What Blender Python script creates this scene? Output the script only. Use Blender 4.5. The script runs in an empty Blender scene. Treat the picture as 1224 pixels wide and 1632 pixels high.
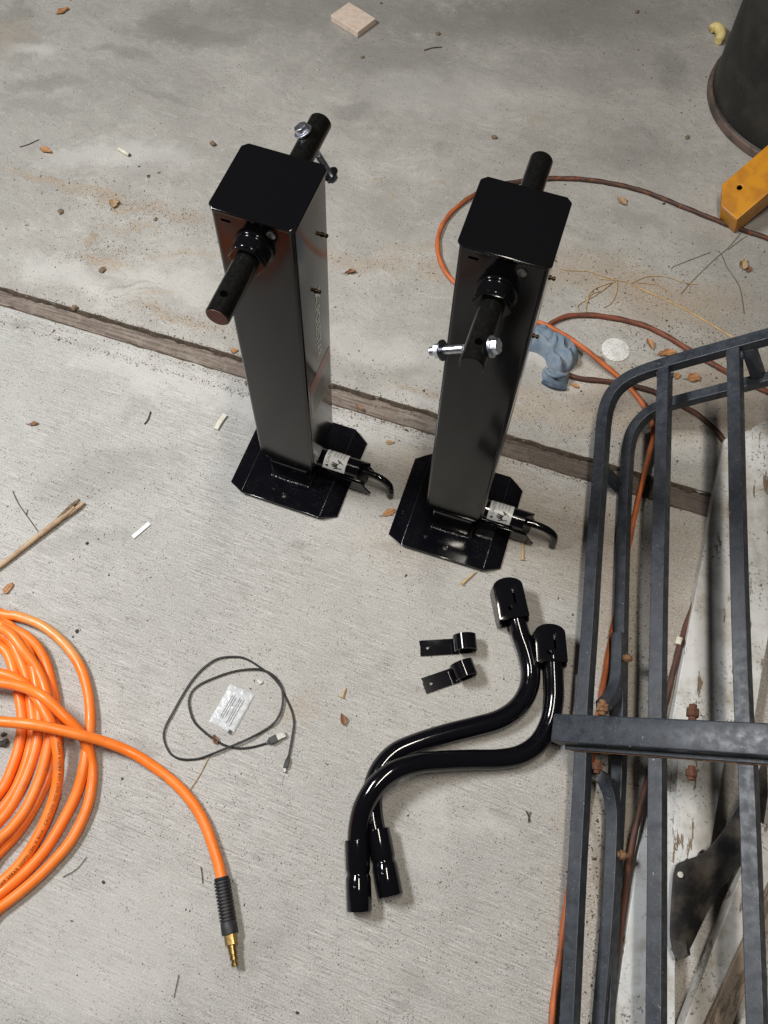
import bpy, bmesh, math, random
import numpy as np
from mathutils import Vector, Matrix
random.seed(7); RNG = np.random.default_rng(7)
R = math.radians
scene = bpy.context.scene
col = scene.collection
# ------------------------------------------------------------------ camera
PITCH, ROLL, CAMH, FPX = 1.148, 0.06, 1.40, 1352.3        # solved from the jacks' edges
FW = Vector((0, math.cos(PITCH), -math.sin(PITCH)))
_up = Vector((0, math.sin(PITCH), math.cos(PITCH))); _rt = Vector((1, 0, 0))
RT = math.cos(ROLL)*_rt + math.sin(ROLL)*_up
UP = -math.sin(ROLL)*_rt + math.cos(ROLL)*_up
CAM = Vector((0, 0, CAMH))
cd = bpy.data.cameras.new('camera'); co = bpy.data.objects.new('camera', cd); col.objects.link(co)
cd.sensor_fit = 'VERTICAL'; cd.sensor_height = 36; cd.sensor_width = 27; cd.lens = FPX/1632*36
cd.clip_start = .02; cd.clip_end = 60
m = Matrix((RT, UP, -FW)).transposed().to_4x4(); m.translation = CAM; co.matrix_world = m
scene.camera = co
# ------------------------------------------------------------------ light: garage at night, two ceiling fixtures
w = bpy.data.worlds.new('World'); scene.world = w; w.use_nodes = True
bg = w.node_tree.nodes['Background']; bg.inputs[0].default_value = (1, .97, .93, 1); bg.inputs[1].default_value = .035
def area(name, loc, target, sx, sy, power, color):
    l = bpy.data.lights.new(name, 'AREA'); l.shape = 'RECTANGLE'; l.size = sx; l.size_y = sy
    l.energy = power; l.color = color
    o = bpy.data.objects.new(name, l); col.objects.link(o); o.location = loc
    d = (Vector(target) - Vector(loc)).normalized()
    z = -d; y = Vector((0, 1, 0)); x = y.cross(z).normalized(); y = z.cross(x)
    mm = Matrix((x, y, z)).transposed().to_4x4(); mm.translation = Vector(loc); o.matrix_world = mm
    return o
area('ceiling_panel_lamp', (-1.42, .80, 2.02), (.05, .60, 0), .30, .72, 60, (.97, .985, 1.0))
area('ceiling_tube_lamp', (.10, .34, 2.30), (.18, .52, 0), .09, 1.0, 29, (1.0, .92, .81))
vs = scene.view_settings; vs.view_transform = 'Standard'; vs.look = 'None'; vs.exposure = 0.0; vs.gamma = 1
vs.use_curve_mapping = False

# ------------------------------------------------------------------ helpers
def ray(px, py): return FW + RT*((px-612)/FPX) - UP*((py-816)/FPX)
def at(px, py, z=0.):
    """the place in the scene, z metres above the floor, that the photo shows at this pixel"""
    v = ray(px, py); t = (z-CAMH)/v.z; return CAM + v*t
class Fin: pass
def tag(o, label=None, cat=None, group=None, kind=None):
    if label: o['label'] = label
    if cat: o['category'] = cat
    if group: o['group'] = group
    if kind: o['kind'] = kind
    return o
def empty(name, loc=(0, 0, 0), rz=0., label=None, cat=None, group=None):
    o = bpy.data.objects.new(name, None); o.empty_display_size = .03
    o.location = loc; o.rotation_euler = (0, 0, rz); col.objects.link(o)
    return tag(o, label, cat, group)
def spline(pts, n=8):
    pts = [Vector(p) for p in pts]; out = []
    P = [pts[0]*2-pts[1]] + pts + [pts[-1]*2-pts[-2]]
    for i in range(1, len(P)-2):
        a, b, c, d = P[i-1:i+3]
        for k in range(n):
            t = k/n
            out.append(.5*((2*b) + (c-a)*t + (2*a-5*b+4*c-d)*t*t + (3*b-a-3*c+d)*t**3))
    out.append(P[-2]); return out
def resample(pts, step):
    out = [pts[0]]; acc = 0
    for a, b in zip(pts, pts[1:]):
        L = (b-a).length
        if L < 1e-9: continue
        d = step-acc
        while d <= L: out.append(a+(b-a)*(d/L)); d += step
        acc = (acc+L) % step if True else 0
    return out
class MB:
    """collects shapes into one mesh"""
    def __init__(s): s.v = []; s.f = []
    def add(s, vs, fs):
        o = len(s.v); s.v += [tuple(v) for v in vs]; s.f += [tuple(i+o for i in f) for f in fs]; return s
    def box(s, x0, x1, y0, y1, z0, z1, M=None):
        vs = [Vector(p) for p in ((x0,y0,z0),(x1,y0,z0),(x1,y1,z0),(x0,y1,z0),(x0,y0,z1),(x1,y0,z1),(x1,y1,z1),(x0,y1,z1))]
        if M: vs = [M@v for v in vs]
        return s.add(vs, [(3,2,1,0),(4,5,6,7),(0,1,5,4),(1,2,6,5),(2,3,7,6),(3,0,4,7)])
    def prism(s, poly, z0, z1, M=None):
        n = len(poly); vs = [Vector((p[0], p[1], z0)) for p in poly] + [Vector((p[0], p[1], z1)) for p in poly]
        if M: vs = [M@v for v in vs]
        return s.add(vs, [tuple(range(n-1, -1, -1)), tuple(range(n, 2*n))] + [(i, (i+1) % n, n+(i+1) % n, n+i) for i in range(n)])
    def plate(s, outer, holes, z0, z1, M=None):
        bm = bmesh.new(); loops = [outer]+holes; es = []
        allv = []
        for lp in loops:
            vv = [bm.verts.new((p[0], p[1], 0)) for p in lp]; allv += vv
            es += [bm.edges.new((vv[i], vv[(i+1) % len(vv)])) for i in range(len(vv))]
        bm.verts.index_update()
        bmesh.ops.triangle_fill(bm, use_beauty=True, edges=es, normal=(0, 0, 1))
        idx = {v: i for i, v in enumerate(allv)}
        tris = []
        for f in bm.faces:
            t = [idx[v] for v in f.verts]
            if f.normal.z < 0: t.reverse()
            tris.append(t)
        co_ = [v.co.copy() for v in allv]; bm.free()
        n = len(co_); vs = [Vector((c.x, c.y, z0)) for c in co_] + [Vector((c.x, c.y, z1)) for c in co_]
        if M: vs = [M@v for v in vs]
        fs = [tuple(reversed(t)) for t in tris] + [tuple(i+n for i in t) for t in tris]
        o = 0
        for k, lp in enumerate(loops):
            L = len(lp)
            for i in range(L):
                a, b = o+i, o+(i+1) % L
                fs.append((a, b, n+b, n+a) if k == 0 else (b, a, n+a, n+b))
            o += L
        return s.add(vs, fs)
    def tube(s, pts, r, n=14, caps=True, sq=None, upv=None):
        """sweep a round (or square, sq=(w,h)) section along pts; r a number or one per point"""
        pts = [Vector(p) for p in pts]; N = len(pts)
        rs = r if isinstance(r, (list, tuple)) else [r]*N
        T = []
        for i in range(N):
            a = pts[max(0, i-1)]; b = pts[min(N-1, i+1)]; d = b-a
            T.append(d.normalized() if d.length > 1e-9 else (T[-1] if T else Vector((0, 0, 1))))
        u = upv.copy() if upv else (Vector((0, 0, 1)) if abs(T[0].z) < .9 else Vector((1, 0, 0)))
        vs = []
        if sq: prof = [(-sq[0]/2, -sq[1]/2), (sq[0]/2, -sq[1]/2), (sq[0]/2, sq[1]/2), (-sq[0]/2, sq[1]/2)]; n = 4
        for i in range(N):
            if upv: u = upv
            x = T[i].cross(u).normalized(); uu = x.cross(T[i]); u = uu
            for k in range(n):
                if sq: vs.append(pts[i]+x*prof[k][0]+uu*prof[k][1])
                else:
                    a = 2*math.pi*k/n; vs.append(pts[i]+(x*math.cos(a)+uu*math.sin(a))*rs[i])
        fs = []
        for i in range(N-1):
            for k in range(n):
                a = i*n+k; b = i*n+(k+1) % n; fs.append((a, b, b+n, a+n))
        if caps: fs += [tuple(range(n-1, -1, -1)), tuple((N-1)*n+k for k in range(n))]
        return s.add(vs, fs)
    def turned(s, p0, p1, prof, n=24):
        """lathe: prof = [(distance along p0->p1, radius)]"""
        p0 = Vector(p0); d = (Vector(p1)-p0).normalized()
        u = Vector((0, 0, 1)) if abs(d.z) < .9 else Vector((1, 0, 0))
        x = d.cross(u).normalized(); y = x.cross(d); N = len(prof); vs = []
        for t, r_ in prof:
            for k in range(n):
                a = 2*math.pi*k/n; vs.append(p0+d*t+(x*math.cos(a)+y*math.sin(a))*max(r_, 1e-5))
        fs = [(i*n+k, i*n+(k+1) % n, (i+1)*n+(k+1) % n, (i+1)*n+k) for i in range(N-1) for k in range(n)]
        fs += [tuple(range(n-1, -1, -1)), tuple((N-1)*n+k for k in range(n))]
        return s.add(vs, fs)
    def xform(s, fn): s.v = [tuple(fn(Vector(v))) for v in s.v]; return s
    def build(s, name, mat, parent=None, bevel=0., seg=2, ang=35, world=False, flat=False):
        me = bpy.data.meshes.new(name); me.from_pydata([tuple(v) for v in s.v], [], s.f)
        bm = bmesh.new(); bm.from_mesh(me)
        bmesh.ops.recalc_face_normals(bm, faces=bm.faces)
        if bevel:
            ang = min(ang, 20)
            ed = [e for e in bm.edges if len(e.link_faces) == 2 and e.calc_face_angle(0) > R(28)]
            bmesh.ops.bevel(bm, geom=ed, offset=bevel, segments=seg, affect='EDGES', profile=.5, clamp_overlap=True)
        bm.to_mesh(me); bm.free()
        if not flat:
            for p in me.polygons: p.use_smooth = True
            me.set_sharp_from_angle(angle=R(ang))
        me.materials.append(mat)
        o = bpy.data.objects.new(name, me); col.objects.link(o)
        if parent:
            o.parent = parent
            if world:
                r_ = parent
                while r_.parent: r_ = r_.parent
                o.location = -r_.location if parent is r_ else (0, 0, 0)
        return o
def circ(cx, cy, r, n=14, a0=0.): return [(cx+r*math.cos(a0+2*math.pi*k/n), cy+r*math.sin(a0+2*math.pi*k/n)) for k in range(n)]
_glyphs = {}
def text2d(s, size, align='LEFT', shear=0., spacing=1.):
    cu = bpy.data.curves.new('t', 'FONT'); cu.body = s; cu.size = size; cu.align_x = align; cu.shear = shear
    cu.space_character = spacing; cu.resolution_u = 3
    o = bpy.data.objects.new('t', cu); col.objects.link(o)
    bpy.context.view_layer.update()
    me = bpy.data.meshes.new_from_object(o.evaluated_get(bpy.context.evaluated_depsgraph_get()))
    vs = [v.co.copy() for v in me.vertices]; fs = [tuple(p.vertices) for p in me.polygons]
    bpy.data.objects.remove(o); bpy.data.curves.remove(cu); bpy.data.meshes.remove(me)
    return vs, fs
from mathutils import noise as mnoise
def lump(name, px, py, size, mat, h=.5, seed=0, parent=None, rough=.35):
    """an irregular little solid lying on the floor"""
    bm = bmesh.new(); bmesh.ops.create_icosphere(bm, subdivisions=2, radius=1)
    p = at(px, py)
    rz = seed*1.7
    for v in bm.verts:
        c = v.co; k = 1+rough*mnoise.noise(c*1.7+Vector((seed*3.1, seed, 0)))*1.6
        c = Vector((c.x*size*k, c.y*size*.75*k, max(c.z, -.55)*size*h*k))
        v.co = Vector((c.x*math.cos(rz)-c.y*math.sin(rz), c.x*math.sin(rz)+c.y*math.cos(rz), c.z+size*h*.5))
    me = bpy.data.meshes.new(name); bm.to_mesh(me); bm.free(); me.materials.append(mat)
    o = bpy.data.objects.new(name, me); col.objects.link(o); o.location = p
    return o
# ------------------------------------------------------------------ materials
class NT:
    def __init__(s, name):
        s.m = bpy.data.materials.new(name); s.m.use_nodes = True; s.t = s.m.node_tree; s.n = s.t.nodes
        s.b = s.n['Principled BSDF']; tc = s.n.new('ShaderNodeTexCoord'); s.obj = tc.outputs['Object']
        g = s.n.new('ShaderNodeNewGeometry'); s.pos = g.outputs['Position']; s.nor = g.outputs['Normal']
    def link(s, a, b): s.t.links.new(a, b)
    def _in(s, node, i, v):
        if v is None: return
        if hasattr(v, 'is_linked'): s.link(v, node.inputs[i])
        else: node.inputs[i].default_value = v
    def noise(s, vec, scale, detail=4, rough=.55, dist=0., col=False):
        n = s.n.new('ShaderNodeTexNoise'); s._in(n, 'Vector', vec); n.inputs['Scale'].default_value = scale
        n.inputs['Detail'].default_value = detail; n.inputs['Roughness'].default_value = rough; n.inputs['Distortion'].default_value = dist
        return n.outputs['Color' if col else 'Fac']
    def voro(s, vec, scale, out='Distance', feat='F1'):
        n = s.n.new('ShaderNodeTexVoronoi'); n.feature = feat; s._in(n, 'Vector', vec); n.inputs['Scale'].default_value = scale
        return n.outputs[out]
    def map(s, vec, loc=(0, 0, 0), rot=(0, 0, 0), sc=(1, 1, 1), typ='POINT'):
        n = s.n.new('ShaderNodeMapping'); n.vector_type = typ; s._in(n, 'Vector', vec)
        n.inputs['Location'].default_value = loc; n.inputs['Rotation'].default_value = rot; n.inputs['Scale'].default_value = sc
        return n.outputs[0]
    def along(s, vec, deg, k, loc=(0, 0, 0)):
        return s.map(vec, loc=loc, rot=(0, 0, R(deg)), sc=(1, 1/k, 1), typ='TEXTURE')
    def ramp(s, v, a, b, lo=0., hi=1., smooth=True):
        n = s.n.new('ShaderNodeMapRange'); n.interpolation_type = 'SMOOTHSTEP' if smooth else 'LINEAR'
        s._in(n, 'Value', v); n.inputs[1].default_value = a; n.inputs[2].default_value = b; n.inputs[3].default_value = lo; n.inputs[4].default_value = hi
        return n.outputs[0]
    def math(s, op, a, b=None, c=None):
        n = s.n.new('ShaderNodeMath'); n.operation = op; s._in(n, 0, a); s._in(n, 1, b); s._in(n, 2, c); return n.outputs[0]
    def vmath(s, op, a, b=None):
        n = s.n.new('ShaderNodeVectorMath'); n.operation = op; s._in(n, 0, a); s._in(n, 1, b)
        return n.outputs['Value'] if op in ('LENGTH', 'DOT_PRODUCT') else n.outputs[0]
    def mix(s, f, a, b, mode='MIX'):
        n = s.n.new('ShaderNodeMix'); n.data_type = 'RGBA'; n.blend_type = mode
        s._in(n, 0, f); s._in(n, 6, a if not isinstance(a, tuple) else (*a, 1)[:4]); s._in(n, 7, b if not isinstance(b, tuple) else (*b, 1)[:4])
        return n.outputs[2]
    def bump(s, h, strength=.3, dist=.001, prev=None):
        n = s.n.new('ShaderNodeBump'); n.inputs['Strength'].default_value = strength; n.inputs['Distance'].default_value = dist
        s._in(n, 'Height', h); s._in(n, 'Normal', prev); return n.outputs[0]
    def out(s, color=None, rough=None, metal=None, normal=None, spec=None):
        B = s.b.inputs
        if color is not None: s._in(s.b, 'Base Color', (*color, 1)[:4] if isinstance(color, tuple) else color)
        s._in(s.b, 'Roughness', rough); s._in(s.b, 'Metallic', metal); s._in(s.b, 'Normal', normal); s._in(s.b, 'Specular IOR Level', spec)
        return s.m
def pm(name, c1, c2=None, scale=40, rough=.5, metal=0., bump=0., bscale=300, spec=.5, rvar=.0, dust=0., dustc=(.35, .33, .29), lo=.4, hi=.65, bdist=.001):
    t = NT(name); v = t.obj
    c = c1
    if c2: c = t.mix(t.ramp(t.noise(v, scale, 5), lo, hi), c1, c2)
    rr_ = rough
    if rvar: rr_ = t.ramp(t.noise(v, scale*.7, 4), .3, .7, rough-rvar, rough+rvar)
    if dust:
        d = t.math('MULTIPLY', t.ramp(t.voro(v, 330), .22, .05), t.ramp(t.noise(v, 22, 3), .42, .62))
        d = t.math('MULTIPLY', d, dust)
        film = t.math('MULTIPLY', t.ramp(t.noise(v, 60, 6, .7), .45, .8), dust*.05)
        c = t.mix(t.math('ADD', d, film), c, dustc)
    nm = t.bump(t.noise(v, bscale, 3), bump, bdist) if bump else None
    return t.out(c, rr_, metal, nm, spec)
M = {}
M['gloss'] = pm('gloss_black_paint', (.003, .003, .0048), rough=.11, bump=.02, bscale=300, dust=.22)
M['tower'] = pm('gloss_black_tower_paint', (.004, .004, .0045), rough=.125, bump=.010, bscale=38, dust=.06, spec=.28)
M['cap'] = pm('black_cap_paint', (.003, .003, .0036), rough=.13, spec=.24)
M['shaft'] = pm('satin_black_shaft', (.0035, .0035, .0035), (.006, .006, .0055), 260, rough=.22, rvar=.04, bump=.10, bscale=900, bdist=.0003, spec=.3)
M['satin'] = pm('satin_black_paint', (.004, .004, .0055), rough=.085, spec=.4)
M['inkgrey'] = pm('small_grey_print', (.17, .18, .19), rough=.5)
M['crank'] = pm('gloss_black_crank_paint', (.0035, .0035, .005), rough=.085, bump=.004, bscale=60)
M['redend'] = pm('red_brown_shaft_end', (.10, .028, .018), (.06, .02, .015), 150, rough=.5)
M['zinc'] = pm('zinc_plated_steel', (.66, .69, .76), (.50, .53, .60), 300, rough=.32, metal=1., rvar=.05)
M['zincdark'] = pm('dark_washer_steel', (.14, .15, .17), rough=.3, metal=1.)
M['oldbrass'] = pm('tarnished_brass', (.07, .042, .018), (.02, .014, .009), 500, rough=.4, metal=1.)
M['label'] = pm('silver_white_label', (.74, .77, .79), (.68, .71, .73), 60, rough=.35)
M['ink'] = pm('black_ink', (.008, .008, .009), rough=.5)
M['silver'] = pm('silver_print', (.78, .78, .75), rough=.42, metal=1.)
M['hole_shade'] = pm('hole_shade_black', (.0008, .0008, .0008), rough=1., spec=0.)  # flat near-black that paints in the shade inside holes and slots
M['stkgrey'] = pm('grey_sticker', (.22, .215, .20), rough=.3)
M['stkred'] = pm('red_sticker_band', (.34, .075, .05), rough=.3)
M['weld'] = pm('pale_scuff_weld', (.03, .03, .032), (.012, .012, .014), 300, rough=.18, bump=.3, bscale=400)
def hose_mat():
    t = NT('orange_hose'); v = t.pos
    c = t.mix(t.ramp(t.noise(v, 14, 4), .35, .7), (.90, .185, .016), (.93, .235, .035))
    p = at(60, 995)                                       # the top turn is faded and grubby over a stretch
    q = t.map(v, loc=(p.x+.02, p.y-.01, 0), rot=(0, 0, R(-32)), sc=(.115, .022, 9), typ='TEXTURE')
    c = t.mix(t.math('MULTIPLY', t.ramp(t.vmath('LENGTH', q), 1.0, .55), t.ramp(t.noise(v, 60, 5), .3, .6, .35, .9)), c, (.62, .33, .11))
    c = t.mix(t.math('MULTIPLY', t.ramp(t.noise(v, 38, 7, .78), .52, .72), .6), c, (.44, .155, .055))
    c = t.mix(t.math('MULTIPLY', t.ramp(t.noise(t.map(v, loc=(4, 2, 0)), 18, 6, .75), .58, .72), .5), c, (.28, .13, .07))
    c = t.mix(t.ramp(t.noise(v, 210, 3), .70, .76), c, (.16, .07, .03))
    return t.out(c, t.ramp(t.noise(v, 70, 4), .3, .7, .30, .46), 0., t.bump(t.noise(v, 500, 3), .06, .0006))
M['hose'] = hose_mat()
M['hosedirt'] = pm('faded_orange_hose', (.78, .27, .07), (.66, .30, .12), 25, rough=.48, dust=.4, dustc=(.2, .12, .06))
M['rubber'] = pm('black_rubber', (.012, .012, .014), (.022, .022, .024), 100, rough=.55)
M['brass'] = pm('brass', (.42, .29, .11), (.26, .17, .07), 200, rough=.36, metal=1.)
M['cable'] = pm('black_cable', (.010, .010, .011), (.017, .017, .017), 80, rough=.42, dust=.08)
M['plugsteel'] = pm('plug_steel', (.26, .26, .255), (.18, .18, .175), 200, rough=.45, metal=1.)
def grill_mat():
    t = NT('faded_black_grill_paint'); v = t.pos
    c = t.mix(t.ramp(t.noise(v, 35, 6, .65), .38, .68), (.018, .0225, .031), (.034, .040, .052))
    c = t.mix(t.math('MULTIPLY', t.ramp(t.noise(v, 320, 3), .60, .74), .5), c, (.15, .16, .17))
    c = t.mix(t.ramp(t.noise(v, 120, 2), .73, .78), c, (.26, .27, .27))
    c = t.mix(t.math('MULTIPLY', t.ramp(t.noise(v, 16, 6, .7), .60, .76), .4), c, (.085, .072, .05))
    c = t.mix(t.ramp(t.noise(v, 50, 5, .7), .71, .76), c, (.13, .055, .022))
    return t.out(c, t.ramp(t.noise(v, 80, 3), .3, .7, .36, .56), 0., t.bump(t.noise(v, 420, 4), .16, .0006))
M['grill'] = grill_mat()
M['rust'] = pm('rust', (.12, .042, .020), (.06, .026, .016), 250, rough=.85, bump=.8, bscale=500)
M['rustpale'] = pm('pale_rust', (.22, .115, .055), (.10, .045, .022), 250, rough=.85, bump=.8, bscale=500)
def paint_wood(name, white, wood, thr, deg):
    t = NT(name); v = t.pos
    g = t.along(v, deg, 18)
    wd = t.mix(t.ramp(t.noise(g, 30, 5, .6), .35, .7), wood, tuple(c*.45 for c in wood))
    fl = t.noise(t.along(v, deg, 5), 11, 7, .68)
    wh = t.mix(t.ramp(t.noise(v, 16, 6, .65), .42, .72), white, (white[0]*.62, white[1]*.58, white[2]*.50))
    wh = t.mix(t.math('MULTIPLY', t.ramp(t.noise(v, 190, 5, .7), .54, .66), t.ramp(t.noise(v, 14, 4), .40, .6)), wh, (.06, .055, .045))
    k = t.ramp(fl, thr, thr+.03)
    c = t.mix(k, wh, wd)
    return t.out(c, .6, 0., t.bump(k, .6, .001, t.bump(t.noise(g, 60, 4), .3, .001)))
M['whiteboard'] = paint_wood('peeling_white_paint_on_board', (.60, .60, .59), (.22, .16, .10), .60, 82)
M['whiteboard2'] = paint_wood('flaked_white_paint_on_old_board', (.58, .59, .59), (.25, .20, .15), .63, 82)
M['mint'] = paint_wood('pale_mint_panel_paint', (.60, .67, .66), (.3, .3, .25), .72, 70)
M['greywood'] = paint_wood('weathered_grey_board', (.44, .425, .40), (.20, .165, .135), .57, 66)
M['oldwood'] = paint_wood('bare_weathered_wood', (.20, .15, .105), (.13, .09, .06), .5, 66)
M['darkmetal'] = pm('dirty_black_sheet_metal', (.010, .010, .011), (.085, .072, .058), 20, rough=.5, bump=.5, bscale=80, dust=.6, dustc=(.16, .13, .10))
def cord_mat():
    t = NT('orange_extension_cord'); v = t.pos
    c = t.mix(t.ramp(t.noise(v, 24, 5), .4, .65), (.50, .125, .032), (.36, .095, .032))
    p = at(980, 292)                                       # grimy stretch along the far arch
    q = t.map(v, loc=(p.x, p.y, 0), rot=(0, 0, R(-10)), sc=(.46, .20, 9), typ='TEXTURE')
    k = t.math('ADD', t.ramp(t.vmath('LENGTH', q), 1.15, .75), t.ramp(t.noise(v, 9, 4), .60, .72, 0, .6))
    k = t.math('MULTIPLY', t.math('MINIMUM', k, 1.), t.ramp(t.noise(v, 60, 5, .7), .32, .5, .55, .97))
    c = t.mix(k, c, (.055, .030, .022))
    return t.out(c, .55, 0., t.bump(t.noise(v, 300, 3), .2, .0006))
M['cord'] = cord_mat()
M['redcord'] = pm('dirty_red_brown_cord', (.20, .055, .028), (.10, .042, .025), 30, rough=.6, dust=.6, dustc=(.16, .10, .06))
M['browncord'] = pm('dirty_dark_cord', (.055, .024, .017), (.10, .038, .022), 22, rough=.65, dust=.6, dustc=(.14, .10, .07))
M['glove'] = pm('dusty_blue_cloth', (.145, .20, .265), (.225, .265, .31), 45, rough=.92, bump=.9, bscale=900, bdist=.0008, dust=.35, dustc=(.30, .27, .21))
M['glovedark'] = pm('dark_blue_cuff', (.05, .07, .10), (.09, .12, .16), 80, rough=.92, bump=.7, bscale=900)
def disc_mat():
    t = NT('dirty_white_disc'); v = t.pos
    c = t.mix(t.ramp(t.noise(v, 60, 5), .4, .7), (.70, .70, .68), (.55, .55, .52))
    c = t.mix(t.ramp(t.noise(v, 330, 3, .6), .58, .66, 0, .85), c, (.10, .09, .07))
    return t.out(c, .6, 0., t.bump(t.noise(v, 300, 3), .4, .001))
M['disc'] = disc_mat()
M['yellow'] = pm('worn_yellow_paint', (.56, .235, .008), (.42, .165, .010), 25, rough=.42, dust=.8, dustc=(.10, .045, .01), bump=.15, bscale=200)
M['bin'] = pm('black_bin_plastic', (.007, .0072, .0065), (.030, .027, .022), 9, rough=.5, bump=.35, bscale=70, dust=.35, lo=.45, hi=.75)
M['binrim'] = pm('brown_dusty_rim', (.13, .088, .072), (.05, .036, .03), 22, rough=.6, dust=.6)
M['tile'] = pm('pinkish_tile', (.66, .54, .45), (.58, .46, .37), 60, rough=.7, bump=.2)
M['foam'] = pm('yellow_foam', (.70, .58, .26), (.60, .47, .18), 60, rough=.8, bump=.4)
M['butt'] = pm('off_white_paper', (.66, .64, .54), (.52, .49, .38), 90, rough=.8)
M['whitestrip'] = pm('white_plastic_strip', (.74, .78, .80), rough=.4)
M['stone'] = pm('pale_chip', (.60, .59, .54), (.48, .47, .42), 150, rough=.8)
M['charcoal'] = pm('dark_pebble', (.045, .042, .038), (.08, .075, .065), 200, rough=.85)
M['clod'] = pm('brown_dirt_clod', (.19, .14, .09), (.10, .07, .045), 200, rough=.95, bump=.8)
M['leafA'] = pm('tan_dry_leaf', (.42, .21, .085), (.30, .13, .05), 90, rough=.65, bump=.3, bscale=250)
M['leafB'] = pm('brown_dry_leaf', (.24, .115, .055), (.14, .06, .03), 90, rough=.65, bump=.3, bscale=250)
M['leafC'] = pm('pale_dry_leaf', (.42, .29, .16), (.28, .17, .09), 90, rough=.7, bump=.3, bscale=250)
M['straw'] = pm('dry_straw', (.52, .37, .19), (.38, .25, .12), 90, rough=.7)
M['stalk'] = pm('dry_stalk', (.46, .33, .21), (.34, .23, .14), 60, rough=.7)
M['twig'] = pm('dark_twig', (.085, .062, .042), (.05, .037, .025), 90, rough=.9)
M['greenstem'] = pm('green_brown_stem', (.095, .10, .06), (.13, .11, .075), 60, rough=.8)
M['grit'] = pm('dark_grit', (.055, .048, .038), (.11, .085, .055), 30, rough=.95)
M['tangrit'] = pm('tan_grit', (.22, .15, .09), (.13, .085, .05), 30, rough=.95)
M['palegrit'] = pm('pale_grit', (.6, .58, .52), rough=.9)
def sachet_mat():
    t = NT('clear_crinkled_plastic'); v = t.obj
    c = t.mix(t.ramp(t.noise(v, 90, 4), .35, .7), (.62, .65, .67), (.80, .82, .83))
    t.b.inputs['Alpha'].default_value = .55
    return t.out(c, .30, .0, t.bump(t.noise(v, 90, 2, .5, .8), .5, .002))
M['sachet'] = sachet_mat()
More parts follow.
